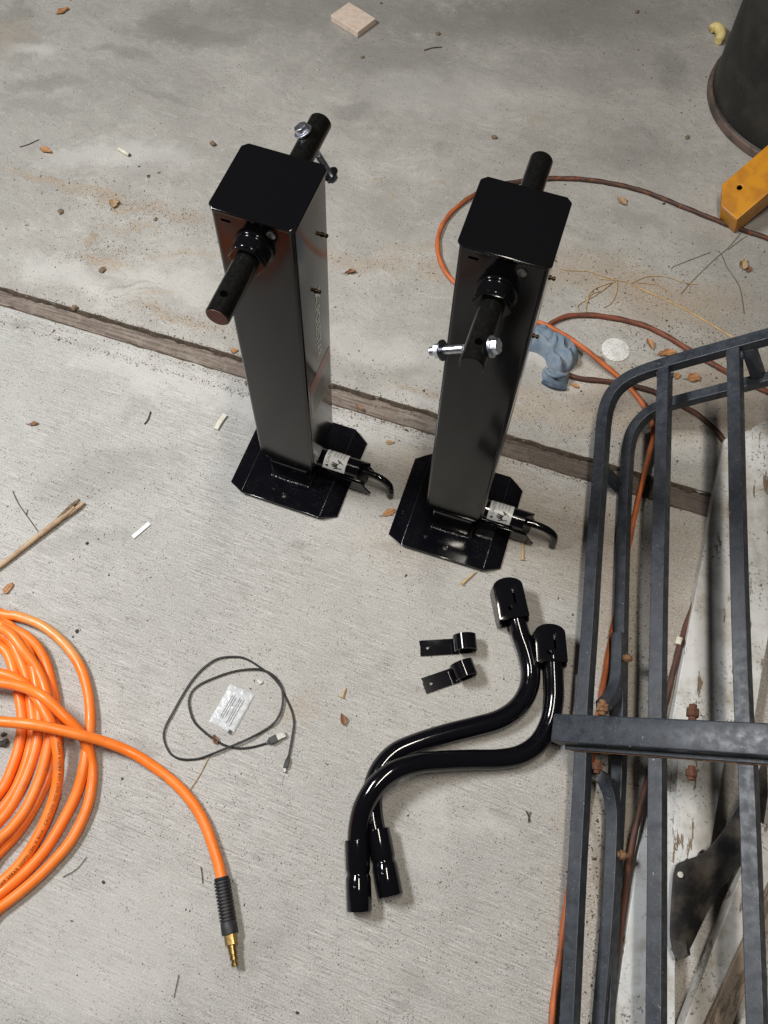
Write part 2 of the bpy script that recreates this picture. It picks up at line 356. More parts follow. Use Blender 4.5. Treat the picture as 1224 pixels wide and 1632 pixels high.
# floor ---------------------------------------------------------------
def ell(t, vec, px, py, rx, ry, rot=0., hard=.5):
    """soft-edged ellipse on the floor about the place at this pixel, radii in metres -> 0..1"""
    p = at(px, py)
    q = t.map(vec, loc=(p.x, p.y, 0), rot=(0, 0, R(rot)), sc=(rx, ry, 1), typ='TEXTURE')
    return t.ramp(t.vmath('LENGTH', q), 1.0, hard)
def floor_mat(name, near):
    t = NT(name); v = t.vmath('MULTIPLY', t.pos, (1, 1, 0))
    wob = t.vmath('SCALE', t.vmath('SUBTRACT', t.noise(v, 7, 5, .6, col=True), (.5, .5, .5)))
    t.t.nodes[-1].inputs['Scale'].default_value = .16
    wv = t.vmath('ADD', v, t.vmath('MULTIPLY', wob, (1, 1, 0)))
    big = t.noise(v, 3.2, 6, .6); mid = t.noise(v, 22, 6, .68); fine = t.noise(v, 420, 3, .8); g2 = t.noise(t.map(v, loc=(7, 3, 0)), 230, 4, .8)
    if near:
        c = t.mix(t.ramp(big, .32, .7), (.375, .368, .350), (.450, .441, .420))
    else:
        c = t.mix(t.ramp(big, .34, .68), (.298, .284, .258), (.430, .414, .380))
        tr = t.noise(t.along(wv, -22, 7), 16, 6, .7)
        c = t.mix(t.ramp(tr, .48, .66, 0, .38), c, (.23, .222, .205))
        c = t.mix(t.ramp(tr, .46, .34, 0, .30), c, (.55, .54, .51))
    c = t.mix(t.ramp(mid, .38, .74, 0, .38), c, (.31, .298, .276) if near else (.26, .252, .238))
    c = t.mix(t.ramp(t.noise(v, 60, 5, .7), .56, .78, 0, .45), c, (.60, .588, .56))
    lines = None
    if near:   # broom finish, straight strokes roughly along the joint
        br = t.noise(t.along(v, -17, 26), 15, 3, .75); br2 = t.noise(t.along(v, -19, 14, (2, 5, 0)), 46, 3, .7)
        bm_ = t.ramp(t.noise(v, 5, 4), .32, .6, .25, 1.)
        st = t.math('ADD', t.math('MULTIPLY', br, .6), t.math('MULTIPLY', br2, .4))
        c = t.mix(t.math('MULTIPLY', t.ramp(st, .50, .60, 0, .62), bm_), c, (.20, .192, .176))
        c = t.mix(t.math('MULTIPLY', t.ramp(st, .47, .38, 0, .55), bm_), c, (.66, .65, .62))
    c = t.mix(t.ramp(fine, .50, .66, 0, .50 if near else .40), c, (.19, .18, .162))
    c = t.mix(t.ramp(fine, .48, .36, 0, .42 if near else .28), c, (.68, .67, .64))
    c = t.mix(t.ramp(g2, .55, .70, 0, .5 if near else .35), c, (.20, .188, .17))
    # dark pits / specks
    sp = t.math('MULTIPLY', t.ramp(t.voro(v, 210), .24, .12), t.ramp(t.noise(v, 40, 4, .7), .46, .58))
    c = t.mix(t.math('MULTIPLY', sp, .85), c, (.075, .066, .055))
    sp2 = t.math('MULTIPLY', t.ramp(t.voro(t.map(v, loc=(3, 1, 0)), 95), .15, .08), t.ramp(t.noise(v, 13, 4, .7), .46, .58))
    c = t.mix(t.math('MULTIPLY', sp2, .8), c, (.085, .07, .055))
    h = t.math('ADD', t.math('MULTIPLY', fine, .6), t.math('MULTIPLY', sp, -.8))
    if near:
        h = t.math('ADD', h, t.math('MULTIPLY', st, 1.4))
        tan = [(770, 760, .20, .07, -15, .4), (900, 860, .16, .14, 0, .3), (960, 1000, .05, .30, 6, .3), (690, 745, .14, .05, -15, .4), (930, 1185, .05, .03, 0, .45), (470, 1130, .05, .03, 0, .4), (680, 1020, .35, .30, 0, .12), (1080, 1000, .20, .45, 5, .45), (1000, 1450, .15, .30, 0, .5), (640, 880, .12, .06, -15, .25)]
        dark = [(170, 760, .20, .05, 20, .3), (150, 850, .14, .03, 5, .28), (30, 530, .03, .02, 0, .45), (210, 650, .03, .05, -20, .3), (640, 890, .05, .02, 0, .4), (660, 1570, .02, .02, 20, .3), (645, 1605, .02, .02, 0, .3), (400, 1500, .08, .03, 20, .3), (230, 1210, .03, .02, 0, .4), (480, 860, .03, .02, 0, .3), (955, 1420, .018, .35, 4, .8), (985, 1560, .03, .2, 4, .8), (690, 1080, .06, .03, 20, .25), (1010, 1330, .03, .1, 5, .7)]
        pale = [(300, 620, .35, .05, -15, .4), (560, 690, .15, .04, -15, .4), (690, 1290, .05, .04, 0, .25), (670, 1350, .05, .05, 0, .22), (760, 1320, .08, .02, -15, .2), (150, 1480, .25, .12, 0, .3), (140, 1580, .2, .06, 0, .3)]
    else:
        tan = [(150, 385, .035, .022, 30, .75), (175, 412, .07, .016, 12, .75), (215, 362, .09, .010, -14, .55), (300, 402, .12, .012, 6, .5), (120, 300, .16, .022, -16, .6), (210, 325, .14, .022, -20, .6), (300, 345, .06, .02, -10, .5), (235, 470, .07, .020, 15, .45), (270, 505, .10, .016, -10, .6), (330, 525, .05, .012, -15, .5), (60, 280, .08, .02, -20, .5),
               (600, 285, .016, .006, -30, .7), (628, 312, .016, .008, -30, .7), (705, 297, .014, .007, 0, .7), (718, 262, .016, .008, 0, .55), (560, 415, .16, .03, -8, .5), (640, 400, .12, .03, 0, .35), (690, 430, .06, .02, 0, .5), (960, 440, .25, .08, -10, .6), (1080, 480, .20, .10, 0, .6), (900, 650, .25, .04, -15, .5), (1050, 640, .25, .10, -15, .6), (1180, 620, .12, .15, 0, .6), (15, 60, .07, .10, 0, .45), (820, 660, .1, .03, 0, .5), (862, 200, .03, .02, 0, .4), (200, 540, .25, .012, -15, .5), (690, 640, .1, .012, -15, .5)]
        dark = [(70, 135, .12, .035, 12, .6), (250, 50, .14, .06, -10, .6), (200, 90, .12, .03, 0, .6), (70, 170, .10, .05, 0, .5), (330, 60, .12, .05, 0, .5), (560, 20, .40, .14, 0, .6), (780, 40, .30, .12, 0, .6), (930, 10, .40, .16, 0, .6), (640, 90, .25, .08, 0, .4), (860, 120, .3, .08, 0, .35), (1000, 240, .2, .08, 0, .3), (555, 170, .05, .04, 0, .45), (700, 240, .02, .05, 0, .45), (1070, 110, .06, .10, 10, .55), (1010, 350, .12, .04, -10, .35), (870, 225, .08, .04, 0, .3), (960, 640, .08, .03, -10, .5), (660, 600, .05, .03, 0, .4), (260, 150, .12, .02, -20, .45), (158, 377, .02, .012, 0, .5), (930, 370, .1, .03, 0, .3), (20, 20, .06, .06, 0, .5), (350, 40, .3, .12, 0, .35), (440, 110, .12, .05, 0, .3), (205, 445, .10, .006, 5, .4), (215, 462, .09, .004, 8, .4)]
        pale = [(60, 80, .08, .04, 0, .5), (200, 250, .25, .06, 0, .35), (330, 460, .3, .05, -15, .25), (600, 560, .25, .05, -15, .3), (640, 640, .15, .02, -15, .25), (930, 600, .1, .03, 0, .4), (1090, 700, .12, .05, 0, .5), (700, 150, .3, .12, 0, .2), (100, 440, .2, .05, -15, .4), (860, 560, .1, .05, 0, .4)]
    edge = t.noise(v, 38, 7, .78)
    grain = t.ramp(t.noise(v, 210, 4, .75), .44, .58, .25, 1.)
    def paint(c, L, colr, lo, hi, gr=False):
        for (px, py, rx, ry, rot, k) in L:
            e = ell(t, wv, px, py, rx*1.3, ry*1.3, rot, .15)
            g = t.ramp(t.math('ADD', e, t.math('MULTIPLY', t.math('SUBTRACT', edge, .5), 2.6)), lo, hi)
            if gr: g = t.math('MULTIPLY', g, grain)
            c = t.mix(t.math('MULTIPLY', t.math('MULTIPLY', g, e), k), c, colr)
        return c
    c = paint(c, pale, (.60, .588, .56), .1, .8)
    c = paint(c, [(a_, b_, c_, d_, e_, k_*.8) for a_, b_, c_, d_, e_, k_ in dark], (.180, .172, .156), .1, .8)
    c = paint(c, [(a_, b_, c_, d_, e_, min(1., k_*1.35)) for a_, b_, c_, d_, e_, k_ in tan], (.33, .255, .178), .1, .6, True)
    nb = t.bump(h, .6 if near else .35, .0013)
    return t.out(c, .82, 0., t.bump(mid, .25, .004, nb), .25)
M['floor_near'] = floor_mat('broom_finished_concrete', True)
M['floor_far'] = floor_mat('stained_smooth_concrete', False)
def joint_mat():
    t = NT('weathered_joint_wood'); v = t.pos
    g = t.along(v, -15, 24); gw = t.noise(g, 9, 7, .68, .5)
    c = t.mix(t.ramp(gw, .36, .66), (.25, .205, .170), (.105, .080, .065))
    c = t.mix(t.ramp(t.noise(v, 24, 6, .75), .50, .68, 0, .7), c, (.30, .262, .218))
    c = t.mix(t.ramp(t.noise(v, 160, 4, .7), .55, .66, 0, .6), c, (.07, .055, .044))
    e = ell(t, v, 1010, 765, .55, .30, -15, .35)          # damp-darkened half towards the rack
    c = t.mix(t.math('MULTIPLY', e, .62), c, (.050, .038, .032))
    return t.out(c, .85, 0., t.bump(gw, .9, .003))
M['joint'] = joint_mat()
M['soil'] = pm('joint_soil', (.085, .062, .042), (.05, .037, .027), 120, rough=.95, bump=.9, bscale=300)

# ------------------------------------------------------------------ the floor: two slabs and a wooden joint board between them
def jl(x, up): return (1.076-.264*(x+.803)) if up else (1.034-.2705*(x+.793))   # edges of the joint
xs = np.concatenate([[-4], np.arange(-1.4, 1.4, .006), [4]])
def jit(x, s): return .0022*mnoise.noise(Vector((x*30, s, 0)))+.0016*mnoise.noise(Vector((x*120, s, 3)))
near_edge = [(x, jl(x, False)+jit(x, 1)) for x in xs]
far_edge = [(x, jl(x, True)+jit(x, 5)*1.6) for x in xs]
def slab(name, edge, yfar, mat):
    mb = MB(); n = len(edge)
    vs = [(x, y, 0) for x, y in edge]+[(x, yfar, 0) for x, y in edge]+[(x, y, -.05) for x, y in edge]
    fs = [(i, i+1, n+i+1, n+i) for i in range(n-1)]+[(i, i+1, 2*n+i+1, 2*n+i) for i in range(n-1)]
    mb.add(vs, fs); o = mb.build(name, mat, ang=30)
    me = o.data
    return o
o = slab('concrete_floor_near', near_edge, -3.5, M['floor_near']); tag(o, 'pale broom finished concrete floor slab under the cranks and hose', kind='structure')
o = slab('concrete_floor_far', far_edge, 6.0, M['floor_far']); tag(o, 'smooth stained concrete floor slab behind the jacks', kind='structure')
mb = MB()
xs2 = np.arange(-1.5, 1.51, .02); vs = []
for x in xs2:
    y0, y1 = jl(x, False)-.006, jl(x, True)+.006; zt = -.0075+.0015*mnoise.noise(Vector((x*4, 0, 0)))
    vs += [(x, y0, -.04), (x, y1, -.04), (x, y1, zt), (x, y0, zt)]
n = len(xs2)
mb.add(vs, [(4*i+k, 4*i+(k+1) % 4, 4*i+4+(k+1) % 4, 4*i+4+k) for i in range(n-1) for k in range(4)])
o = mb.build('wooden_joint_board', M['joint']); tag(o, 'weathered wooden joint board set between the two concrete slabs', kind='structure')
mb = MB()
for s, up in ((1, False), (-1, True)):
    vs = []; X = np.arange(-1.4, 1.4, .004)
    for x in X:
        y = jl(x, up); a = .0042+.0058*mnoise.noise(Vector((x*28, 9*s, 0)))+.003*mnoise.noise(Vector((x*90, 9*s, 2))); b = .0020+.0030*mnoise.noise(Vector((x*35, 4*s, 0)))
        h = .0005+.0012*abs(mnoise.noise(Vector((x*70, 2*s, 0))))
        vs += [(x, y-s*max(b, .0002), .0003), (x, y+s*a*.2, h), (x, y+s*max(a, .001), -.0060)]
    n = len(X); mb.add(vs, [(3*i+k, 3*i+k+1, 3*i+4+k, 3*i+3+k) for i in range(n-1) for k in range(2)])
o = mb.build('joint_soil', M['soil']); tag(o, 'crumbly dark soil caught along both edges of the joint board', kind='stuff')

# ------------------------------------------------------------------ the two trailer jacks
def hexa(r): return [(r*math.cos(math.pi/3*k), r*math.sin(math.pi/3*k)) for k in range(6)]
def frame(p, d, upv=(0, 1, 0)):
    z = Vector(d).normalized(); x = Vector(upv).cross(z).normalized(); y = z.cross(x)
    mm = Matrix((x, y, z)).transposed().to_4x4(); mm.translation = Vector(p); return mm
def bolt(parent, p_head, d, length, fn, nut_at):
    """hex head with washer at p_head, shank along d, washer and nut near its end"""
    d = Vector(d).normalized(); p = Vector(p_head)
    F = frame(p, d)
    mb = MB(); mb.prism(hexa(.0088), -.0075, -.0005, F); mb.turned(p-d*.0005, p+d, [(0, .0118), (.0022, .0118)], 20)
    mb.xform(fn).build('bolt_head', M['zinc'], parent, bevel=.0008)
    prof = [(0, .0048), (length*.45, .0048)]; t = length*.45
    while t < length: prof += [(t+.0009, .0043), (t+.0018, .0049)]; t += .0022
    prof += [(length, .0042)]
    MB().turned(p+d*.001, p+d, prof, 14).xform(fn).build('bolt_shank', M['zinc'], parent, ang=60)
    q = p+d*nut_at; F = frame(q, d)
    MB().turned(q-d*.0022, q+d, [(0, .0115), (.0018, .0115)], 20).xform(fn).build('washer', M['zincdark'], parent)
    MB().prism(hexa(.0085), 0, .0075, F).xform(fn).build('nut', M['zinc'], parent, bevel=.0008)
def make_jack(X, Y, a, tu, tv, H, label, rear_bolt, front_bolt, red):
    root = empty('trailer_jack', (X, Y, 0), a, label, 'trailer jack', 'black trailer jacks')
    ca, sa = math.cos(a), math.sin(a)
    lu, lv = ca*tu+sa*tv, -sa*tu+ca*tv                        # the tower's slight lean, in the jack's own frame
    lean = lambda v: Vector((v.x+lu*v.z, v.y+lv*v.z, v.z))
    # foot: pressed plate, long sides turned down, corners cut
    bx, by, fo, zt = .1035, .096, .075, .0125
    c = .016
    prof = [(-bx, .0035), (-fo-.012, .0095), (-fo, zt), (fo, zt), (fo+.012, .0095), (bx, .0035)]
    mb = MB()
    half = [(x, z, by if abs(x) <= fo+.001 else by-c*((abs(x)-fo)/(bx-fo))**1.0) for x, z in prof]
    # central plate with the bolt hole
    hole = circ(0, -.077, .0042, 12)
    mb.plate([(-fo, -by), (fo, -by), (fo, by), (-fo, by)], [hole, circ(0, .077, .0042, 12)], zt-.004, zt)
    for s in (-1, 1):
        P = [half[3], half[4], half[5]]; vs = []
        for x, z, yy in P: vs += [(s*x, -yy, z), (s*x, yy, z), (s*x, -yy, z-.0035), (s*x, yy, z-.0035)]
        fs = []
        for i in range(2):
            k = 4*i; fs += [(k, k+1, k+5, k+4), (k+2, k+6, k+7, k+3), (k, k+4, k+6, k+2), (k+1, k+3, k+7, k+5)]
        fs += [(8, 9, 11, 10)]
        mb.add(vs, fs)
    foot = mb.build('foot_plate', M['gloss'], root, bevel=.0007, seg=2, ang=22)
    for s in (-1, 1):
        MB().box(s*fo-.0006, s*fo+.0006, -by+.003, by-.003, zt-.001, zt+.0006).build('fold_edge', M['weld'], foot, bevel=.0005)
    # leg
    lw = .0355
    MB().box(-lw, lw, -.046, .040, zt, .078).xform(lean).build('inner_leg', M['gloss'], root, bevel=.005, seg=3)
    pts = [(-lw-.001, -.046, zt+.001), (-lw*.3, -.0475, zt+.001), (lw*.3, -.047, zt+.001), (lw+.001, -.046, zt+.001)]
    MB().tube(spline(pts, 8), [.0022+.0007*math.sin(k*2.3) for k in range(25)], 8).build('weld_bead', M['weld'], root)
    MB().tube([(lw+.001, -.044, zt+.001), (lw+.001, .038, zt+.001)], .0024, 8).build('weld_bead', M['weld'], root)
    MB().box(-.0435, .0435, -.0445, .0445, .074, .103).xform(lean).build('leg_sleeve', M['gloss'], root, bevel=.006, seg=3)
    # tower
    tw = .0492; zt0 = .100
    mb = MB(); P = []
    for (cx, cy, a0) in ((tw-.006, tw-.006, 0), (-tw+.006, tw-.006, 90), (-tw+.006, -tw+.006, 180), (tw-.006, -tw+.006, 270)):
        for k in range(6): P.append((cx+.006*math.cos(R(a0+18*k)), cy+.006*math.sin(R(a0+18*k))))
    mb.prism(P, zt0, H-.004); tower = mb.xform(lean).build('tower', M['tower'], root, ang=40)
    # top cap, corners cut, thin turned edge
    k = .0515; q = .0065
    cap = [(-k+q, -k), (k-q, -k), (k, -k+q), (k, k-q), (k-q, k), (-k+q, k), (-k, k-q), (-k, -k+q)]
    MB().prism(cap, H-.0045, H).xform(lean).build('top_cap', M['cap'], root, bevel=.0011, seg=2)
    # crank shaft: collar in front, long ends both sides
    zs = .652
    mb = MB().turned((0, -tw+.001, zs), (0, -1, zs), [(0, .0245), (.005, .0245), (.0055, .0215), (.021, .0215)], 32)
    coll = mb.xform(lean).build('shaft_collar', M['cap'], root, bevel=.0007)
    MB().prism([(x*1.0, y*1.0) for x, y in hexa(.0228)], 0, .008, frame((0, -tw-.016, zs), (0, -1, 0), (0, 0, 1))).xform(lean).build('collar_nut', M['cap'], coll, bevel=.0012)
    L0 = .153
    sf = MB().turned((0, -tw, zs), (0, -1, zs), [(0, .0142), (L0-tw-.0015, .0142), (L0-tw, .0128)], 28).xform(lean).build('front_shaft', M['shaft'], root)
    sr = MB().turned((0, tw, zs), (0, 1, zs), [(0, .0142), (.157-tw-.002, .0142), (.157-tw, .0125)], 28).xform(lean).build('rear_shaft', M['shaft'], root)
    MB().turned((0, -L0+.022, zs+.0128), (0, -L0+.022, 1), [(0, .0042), (.0018, .0042)], 14).xform(lean).build('pin_hole', M['hole_shade'], sf)
    if red:
        MB().turned((0, -L0+.0002, zs), (0, -1, zs), [(0, .0126), (.0006, .0124)], 28).xform(lean).build('painted_end', M['redend'], sf)
    if rear_bolt:
        d = Vector((.504, 0, -.864)); p = Vector((0, .120, zs))-d*.0165
        bolt(sr, p, d, .074, lean, .066)
    if front_bolt:
        d = Vector((-.868, 0, -.497)); p = Vector((0, -.128, zs))-d*.0175
        bolt(sf, p, d, .074, lean, .062)
    # small fittings on the tower
    MB().turned((.0225, -tw-.0004, H-.017), (.0225, -1, H-.017), [(0, .0052), (.0012, .0052), (.002, .004)], 16).xform(lean).build('plug', M['plugsteel'], tower)
    MB().box(-.037, -.026, -tw-.0006, -tw+.001, H-.017, H-.0145).xform(lean).build('slot', M['hole_shade'], tower)
    for yy, zz in ((.030, .606), (.001, .533)):
        MB().turned((tw-.001, yy, zz), (1, yy, zz), [(0, .0030), (.003, .0030), (.0034, .0019), (.005, .0019), (.0056, .0027), (.0074, .0027), (.0085, .0014)], 12).xform(lean).build('grease_fitting', M['oldbrass'], tower)
    # printing on the right-hand face: name reading downwards, then a sticker
    def face(vs, z0, y0, off): return [lean(Vector((tw+off, y0+v.y, z0-v.x))) for v in vs]
    vs, fs = text2d('POLESTAR', .0215, shear=.12, spacing=.98)
    wid = max(v.x for v in vs); s_ = .118/wid
    vs = [Vector((v.x*s_, v.y, 0)) for v in vs]
    mbt = MB().add(face(vs, .500, -.005, .0004), fs)
    lg = [[(0, .016), (.004, .016), (.016, .006), (.030, -.001), (.026, -.001), (.012, .004)], [(0, .001), (.006, .001), (.014, .010), (.024, .015), (.018, .015), (.010, .011)]]
    for poly in lg: mbt.add(face([Vector((x-.030, y, 0)) for x, y in poly], .500, -.003, .0004), [tuple(range(len(poly)))])
    mbt.build('lettering', M['silver'], tower, flat=True)
    st = lambda y0, y1, z0, z1, off: MB().add([lean(Vector((tw+off, y, z))) for y, z in ((y0, z0), (y1, z0), (y1, z1), (y0, z1))], [(0, 1, 2, 3)])
    st(-.038, .040, .252, .330, .0003).build('data_sticker', M['stkgrey'], tower, flat=True)
    st(-.038, .040, .330, .356, .0003).build('sticker_header', M['stkred'], tower, flat=True)
    mbt = MB()
    for i in range(6):
        mbt.add([lean(Vector((tw+.0005, y, z))) for y, z in ((-.030, .318-.010*i), (.012+.004*(i % 3), .318-.010*i), (.012+.004*(i % 3), .3165-.010*i), (-.030, .3165-.010*i))], [(0, 1, 2, 3)])
    mbt.build('sticker_print', M['ink'], tower, flat=True)
    # spring pin: sleeve lying to the right of the leg, saddle under it, bent pull handle
    zr, r0 = .049, .0185
    x0, x1 = .034, .132
    mb = MB()
    n = 28; segs = [x0, .06, .09, .112, .120, x1]; vs = []
    for x in segs:
        for kk in range(n):
            aa = 2*math.pi*kk/n
            xx = x
            if x > .115 and math.sin(aa) > -.2 and math.cos(aa) < .55: xx = .1165 if x < .125 else .118     # the cut-away end
            vs.append((xx, r0*math.cos(aa), zr+r0*math.sin(aa)))
    fs = [(i*n+kk, i*n+(kk+1) % n, (i+1)*n+(kk+1) % n, (i+1)*n+kk) for i in range(len(segs)-1) for kk in range(n)]
    fs += [tuple(range(n-1, -1, -1)), tuple((len(segs)-1)*n+kk for kk in range(n))]
    sleeve = mb.add(vs, fs).build('pin_sleeve', M['gloss'], root, ang=40)
    mb = MB()
    for s in (-1, 1):
        mb.prism([(.040, .013), (.138, .006), (.146, .013), (.137, .024), (.128, .040), (.04, .040)], s*.0195-.0016, s*.0195+.0016, Matrix(((1, 0, 0, 0), (0, 0, 1, 0), (0, 1, 0, 0), (0, 0, 0, 1))))
    mb.box(.040, .126, -.0178, .0178, .0395, .0425)
    mb.build('pin_bracket', M['gloss'], root, bevel=.0008)
    pts = [(.095, 0, zr), (.125, 0, zr), (.145, -.001, zr+.001), (.162, -.003, zr-.001), (.174, -.005, zr-.010), (.1785, -.007, zr-.024), (.180, -.0085, .006)]
    MB().tube(spline(pts, 8), .0066, 18).build('pull_handle', M['crank'], root, ang=50)
    def cyl(u, v, off):       # label plane: u to the right along the sleeve, v round it (0 = top, + = away from the front)
        aa = math.pi/2-v/(r0+.0006); return Vector((.0745+u, -(r0+off)*math.cos(aa)*-1, zr+(r0+off)*math.sin(aa)))
    LW, LH = .041, .050
    vs = []; N = 16
    for j in range(N+1):
        for uu in (-LW/2, LW/2): vs.append(cyl(uu, -LH/2+LH*j/N, .0006))
    lb = MB().add(vs, [(2*j, 2*j+1, 2*j+3, 2*j+2) for j in range(N)]).build('caution_label', M['label'], sleeve)
    ink = MB()
    def put(vs, fs, ou, ov, rot=True):   # text runs away from the front, letter tops to the left
        (ink).add([cyl(ou-v.y, ov+v.x, .0009) for v in vs], fs)
    vs, fs = text2d('CAUTION', .0072); k2 = .031/max(v.x for v in vs); put([Vector((v.x*k2, v.y*1.1, 0)) for v in vs], fs, -.0112, -.0125)
    ink.add([cyl(-.0165+.0052, -.0205, .0009), cyl(-.0165+.0052, -.0148, .0009), cyl(-.0168, -.0177, .0009)], [(0, 1, 2)])
    ink_b = ink; ink = MB()
    for i, s in enumerate(('PINCHED', 'WATCH', 'HANDS &', 'FINGERS')):
        vs, fs = text2d(s, .0044); k2 = (.019 if i != 1 else .016)/max(v.x for v in vs); put([Vector((v.x*k2, v.y, 0)) for v in vs], fs, -.0032+.0058*i, .0005)
    ink.build('label_small_print', M['inkgrey'], sleeve, flat=True); ink = ink_b
    ink.add([cyl(-.0092, -LH/2, .0009), cyl(-.0092, LH/2, .0009), cyl(-.0088, LH/2, .0009), cyl(-.0088, -LH/2, .0009)], [(0, 1, 2, 3)])
    hand = [(-.0050, -.0075), (-.0056, -.001), (-.0080, .0062), (-.0066, .0068), (-.0044, .0018), (-.0042, .0095), (-.0026, .0096), (-.0022, .0022), (-.0014, .0110), (.0004, .0110), (.0002, .0022), (.0018, .0100), (.0034, .0098), (.0022, .0012), (.0040, -.0010), (.0078, .0030), (.0092, .0018), (.0060, -.0045), (.0040, -.0078)]
    ink.add([cyl(.0065-y*1.1, -.0125+x*1.1, .0009) for x, y in hand], [tuple(range(len(hand)))])
    ink.build('label_print', M['ink'], sleeve, flat=True)
    return root
make_jack(-.1608, .719, -.2813, .0188, -.0291, .6965, 'black trailer jack with red-brown shaft end and bolt in its rear shaft', True, False, True)
make_jack(.131, .6368, -.2618, -.0136, .0323, .7074, 'black trailer jack with zinc bolt through its front shaft, nearest the metal rack', False, True, False)

# ------------------------------------------------------------------ crank handles
def make_crank(yoke_tip, yoke_base, path, sl0, sl1, label):
    a = at(*yoke_tip); b = at(*yoke_base)
    base = at(*path[len(path)//2]); base.z = 0
    root = empty('hand_crank', base, 0, label, 'hand crank', 'black hand cranks')
    P = [at(*p) for p in path]
    MB().tube(resample(spline(P, 16), .004), .0160, 24).build('bent_tube', M['crank'], root, world=True, ang=60)
    # yoke: channel with rounded top plate, two cheeks
    d = (a-b); d.z = 0; L = d.length; d.normalize(); nrm = Vector((-d.y, d.x, 0))
    Mx = Matrix(((d.x, nrm.x, 0, b.x), (d.y, nrm.y, 0, b.y), (0, 0, 1, 0), (0, 0, 0, 1)))
    wv = .0255; zt = .043
    outer = [(0, -wv), (L-.016, -wv)]+[(L-.016+.016*math.sin(R(t)), -wv*math.cos(R(t))) for t in range(15, 180, 15)]+[(L-.016, wv), (0, wv)]
    slot = [(L*.36+.002*math.cos(R(t)), -.007+.0018*math.sin(R(t))) for t in range(90, 271, 30)]+[(L*.70+.002*math.cos(R(t)), -.007+.0018*math.sin(R(t))) for t in range(-90, 91, 30)]
    hole = circ(L*.24, .004, .0036, 12)
    yk = MB().plate(outer, [slot, hole], zt-.0075, zt, Mx).build('yoke', M['satin'], root, bevel=.0014, seg=3, world=True)
    MB().prism([(-.004, -wv+.004), (L-.020, -wv+.004), (L-.014, 0), (L-.020, wv-.004), (-.004, wv-.004)], .0032, .0075, Mx).build('dark_slot_backing', M['satin'], yk, world=True)  # added black plate, keeps the slot dark above the bright floor
    for s in (-1, 1):
        cheek = [(.0, .003), (L-.022, .003)]+[(L-.022+.010*math.sin(R(t)), .013-.010*math.cos(R(t))) for t in (30, 60, 90)]+[(L-.012, zt-.005), (0, zt-.005), (-.006, zt-.012), (-.006, .009)]
        MM = Mx@Matrix(((1, 0, 0, 0), (0, 0, 1, s*(wv-.0022)), (0, 1, 0, 0), (0, 0, 0, 1)))
        MB().prism(cheek, -.0022, .0022, MM).build('yoke_cheek', M['satin'], yk, bevel=.001, world=True)
    # socket with a pinched waist
    p0, p1 = at(*sl0), at(*sl1); LL = (p1-p0).length
    prof = [(0, .0165), (.0006, .0185), (LL*.42, .0185), (LL*.46, .0172), (LL*.485, .0165), (LL*.51, .0172), (LL*.55, .0188), (LL-.001, .0188), (LL, .0180), (LL-.0001, .0150)]
    so = MB().turned(p0, p1, prof, 32).build('socket', M['crank'], root, world=True, ang=40)
    dd = (p1-p0).normalized(); side = Vector((0, 0, 1))
    MB().turned(p0+dd*(LL*.68)+Vector((-.006, 0, .0168)), p0+dd*(LL*.68)+Vector((-.006, 0, 1)), [(0, .003), (.0014, .003), (.002, .002)], 12).build('dimple', M['crank'], so, world=True)
    return root
make_crank((806, 921, .04), (820, 985, .04),
           [(821, 978, .024), (829, 1008, .022), (840, 1040, .018), (846, 1072, .016), (841, 1102, .016), (824, 1128, .016), (795, 1147, .016), (757, 1158, .016), (713, 1169, .016), (668, 1183, .016), (630, 1200, .016), (605, 1228, .016), (594, 1262, .017), (594, 1298, .018), (600, 1330, .019), (604, 1345, .019)],
           (602, 1322, .0195), (623, 1428, .0195), 'black hand crank with its yoke nearest the jack, lying underneath')
make_crank((876, 993, .045), (881, 1054, .045),
           [(881, 1046, .028), (883, 1080, .024), (883, 1115, .019), (876, 1152, .016), (858, 1184, .016), (830, 1203, .016), (795, 1210, .017), (750, 1211, .022), (705, 1213, .032), (665, 1217, .042), (630, 1228, .047), (602, 1249, .047), (582, 1280, .042), (573, 1312, .033), (570, 1350, .024)],
           (569, 1338, .0265), (573, 1452, .0200), 'black hand crank lying across the other crank, socket end at front')

# ------------------------------------------------------------------ crank holder clips
def make_clip(bend, tip, label):
    b, t = at(*bend), at(*tip); d = (b-t); L = d.length; rz = math.atan2(d.y, d.x)
    root = empty('crank_clip', b, rz, label, 'clip', 'black crank clips')
    wd = .0135
    MB().plate([(-L, -wd), (.012, -wd), (.012, wd), (-L, wd)], [circ(-L+.0125, 0, .0025, 12)], .0008, .0030).build('clip_tab', M['satin'], root, bevel=.0004)
    n = 30; vs = []; r1, r2 = .0172, .0195; cx, cz = .0215, .0200
    A = [R(-115+ (295-0)*k/n) for k in range(n+1)]           # open ring, starts under, ends at upper left
    for a in A:
        for rr_, y in ((r2, -wd), (r2, wd), (r1, wd), (r1, -wd)): vs.append((cx+rr_*math.cos(a), y, cz+rr_*math.sin(a)))
    fs = [(4*i+k, 4*i+(k+1) % 4, 4*i+4+(k+1) % 4, 4*i+4+k) for i in range(n) for k in range(4)]+[(0, 1, 2, 3), (4*n+3, 4*n+2, 4*n+1, 4*n)]
    MB().add(vs, fs).build('clip_ring', M['satin'], root, bevel=.0003)
    return root
make_clip((719, 1031), (669, 1034), 'black crank clip lying level, the farther of the pair')
make_clip((718, 1079), (675, 1094), 'black crank clip lying tilted, the nearer of the pair')

